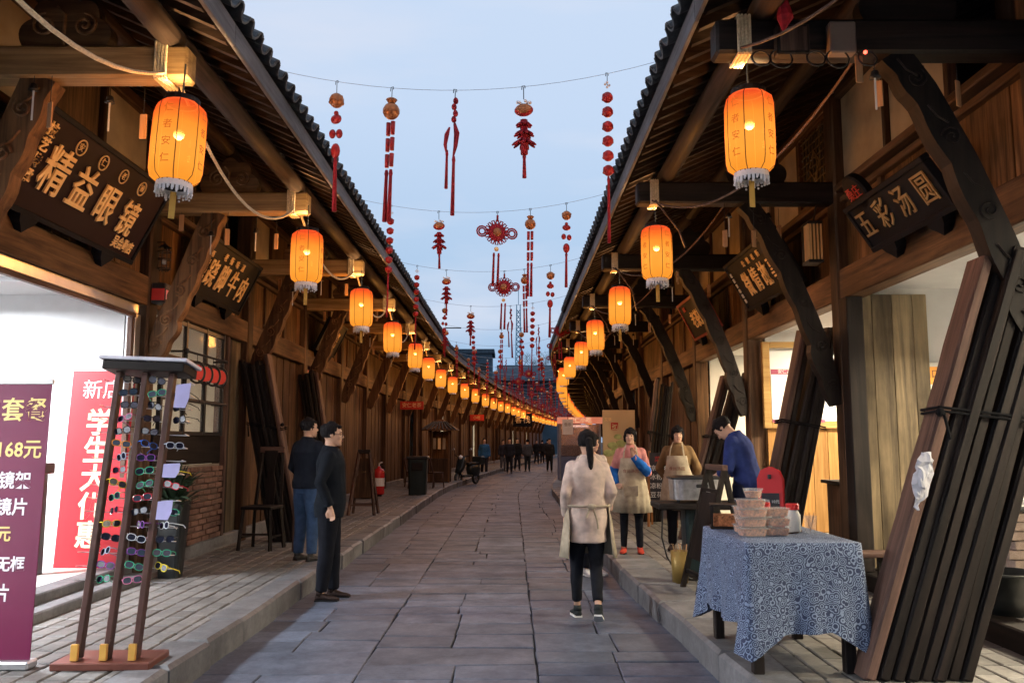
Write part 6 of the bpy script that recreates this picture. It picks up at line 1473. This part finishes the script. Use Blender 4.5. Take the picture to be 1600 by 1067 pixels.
# gatehouse and flat building closing the street
M_slate = plain('blue_slate_roof', (.035, .06, .085), .7, var=.3, scale=3); M_blue = plain('dim_blue_wall', (.04, .07, .10), .8, var=.2, scale=1)
t = thing('gate_tower', 'dark blue tiled tower closing the far end of the street', 'tower', (2.2, 112, 0))
B(-5, 6.5, -3, 3, 0, 9.2).build('wall', M_blue, t)
MB().rings([(.7, 0, 9.2, 7.4, 4.6, .3), (.7, 0, 9.5, 7.2, 4.4, .3), (.7, 0, 10.8, 5.0, 2.0, .3), (.7, 0, 11.4, 4.6, .5, .3)], 24).build('roof', M_slate, t); MB().tube([(-4.2, 0, 11.35), (5.6, 0, 11.35)], .22, 8).build('ridge', M_slate, t)
for k in range(5): B(-4.2 + k * 2.1, -2.9 + k * 2.1, -3.06, -3.0, 6.0, 8.2).build('window', M_black, t)
t = thing('flat_roofed_building', 'blue grey flat roofed building left of the far tower', 'building', (-4.8, 104, 0))
B(-2.6, 2.4, -3, 3, 0, 12.0).build('wall', M_blue, t); B(-2.9, 2.7, -3.2, 3.2, 12.0, 12.5).build('parapet', M_slate, t)
for k in range(3): B(-2.0 + k * 1.5, -1.2 + k * 1.5, -3.05, -3.0, 9.2, 10.8).build('window', M_black, t)
t = MB(); t.tube([(-7.9, 100, 0), (-7.9, 100, 14.9)], .09, 6); t.tube([(-7.9, 100, 14.9), (-6.0, 100, 14.9)], .07, 6); o = t.build('street_lamp', M_iron); tag(o, 'thin lamp post with a bent arm above the far left roofs', 'lamp post')
t = thing('lattice_mast', 'pale blue lattice mast rising behind the far roofs', 'mast', (1.3, 170, 0)); M_mast = plain('pale_blue_steel', (.12, .30, .42), .6)
for sx in (-1, 1):
    for sy in (-1, 1): MB().tube([(sx * .9, sy * .9, 0), (sx * .35, sy * .35, 29)], .09, 4).build('corner_leg', M_mast, t)
b = MB()
for k in range(28):
    w0 = .9 - .55 * k / 28; w1 = .9 - .55 * (k + 1) / 28
    for sy in (-1, 1): b.tube([(-w0, sy * w0, k), (w1, sy * w1, k + 1)], .05, 4); b.tube([(w0, sy * w0, k), (-w1, sy * w1, k + 1)], .05, 4)
tag(b.build('lattice_bracing', M_mast, t), kind='stuff'); MB().tube([(0, 0, 29), (0, 0, 33)], .06, 4).build('tip_rod', M_mast, t)
# bare tree behind the roofs
def bare_tree(x, y, hgt, label, seed):
    t = thing('bare_tree', label, 'tree', (x, y, 0)); rr = random.Random(seed); M_bark = MT.get('bark') or plain('bark', (.05, .045, .045), .9)
    MB().tube([(0, 0, 0), (.1, 0, hgt * .3), (0, .1, hgt * .55)], [.28, .2, .14], 8).build('trunk', M_bark, t)
    b = MB()
    def br(p, d, l, r, dep):
        q = p + d * l; b.tube([p, p.lerp(q, .5) + Vector((rr.uniform(-.1, .1) * l, 0, .04 * l)), q], [r, r * .8, r * .55], 4, cap=False)
        if dep:
            for _ in range(3 if dep > 1 else 4): dd = (d + Vector((rr.uniform(-.8, .8), rr.uniform(-.8, .8), rr.uniform(-.2, .5)))).normalized(); br(p.lerp(q, rr.uniform(.5, 1)), dd, l * rr.uniform(.6, .85), r * .55, dep - 1)
    for k in range(5): br(Vector((0, .05, hgt * rr.uniform(.4, .55))), Vector((rr.uniform(-.7, .7), rr.uniform(-.7, .7), 1)).normalized(), hgt * .2, .09, 4)
    tag(b.build('branches', M_bark, t), kind='stuff')
bare_tree(4.6, 122, 15, 'bare winter tree behind the far tower on the right', 4); bare_tree(1.4, 126, 13.5, 'lower bare winter tree behind the middle of the far tower', 9)
# potted plants on the left near the opening
bpy.data.scenes.remove(TMP)
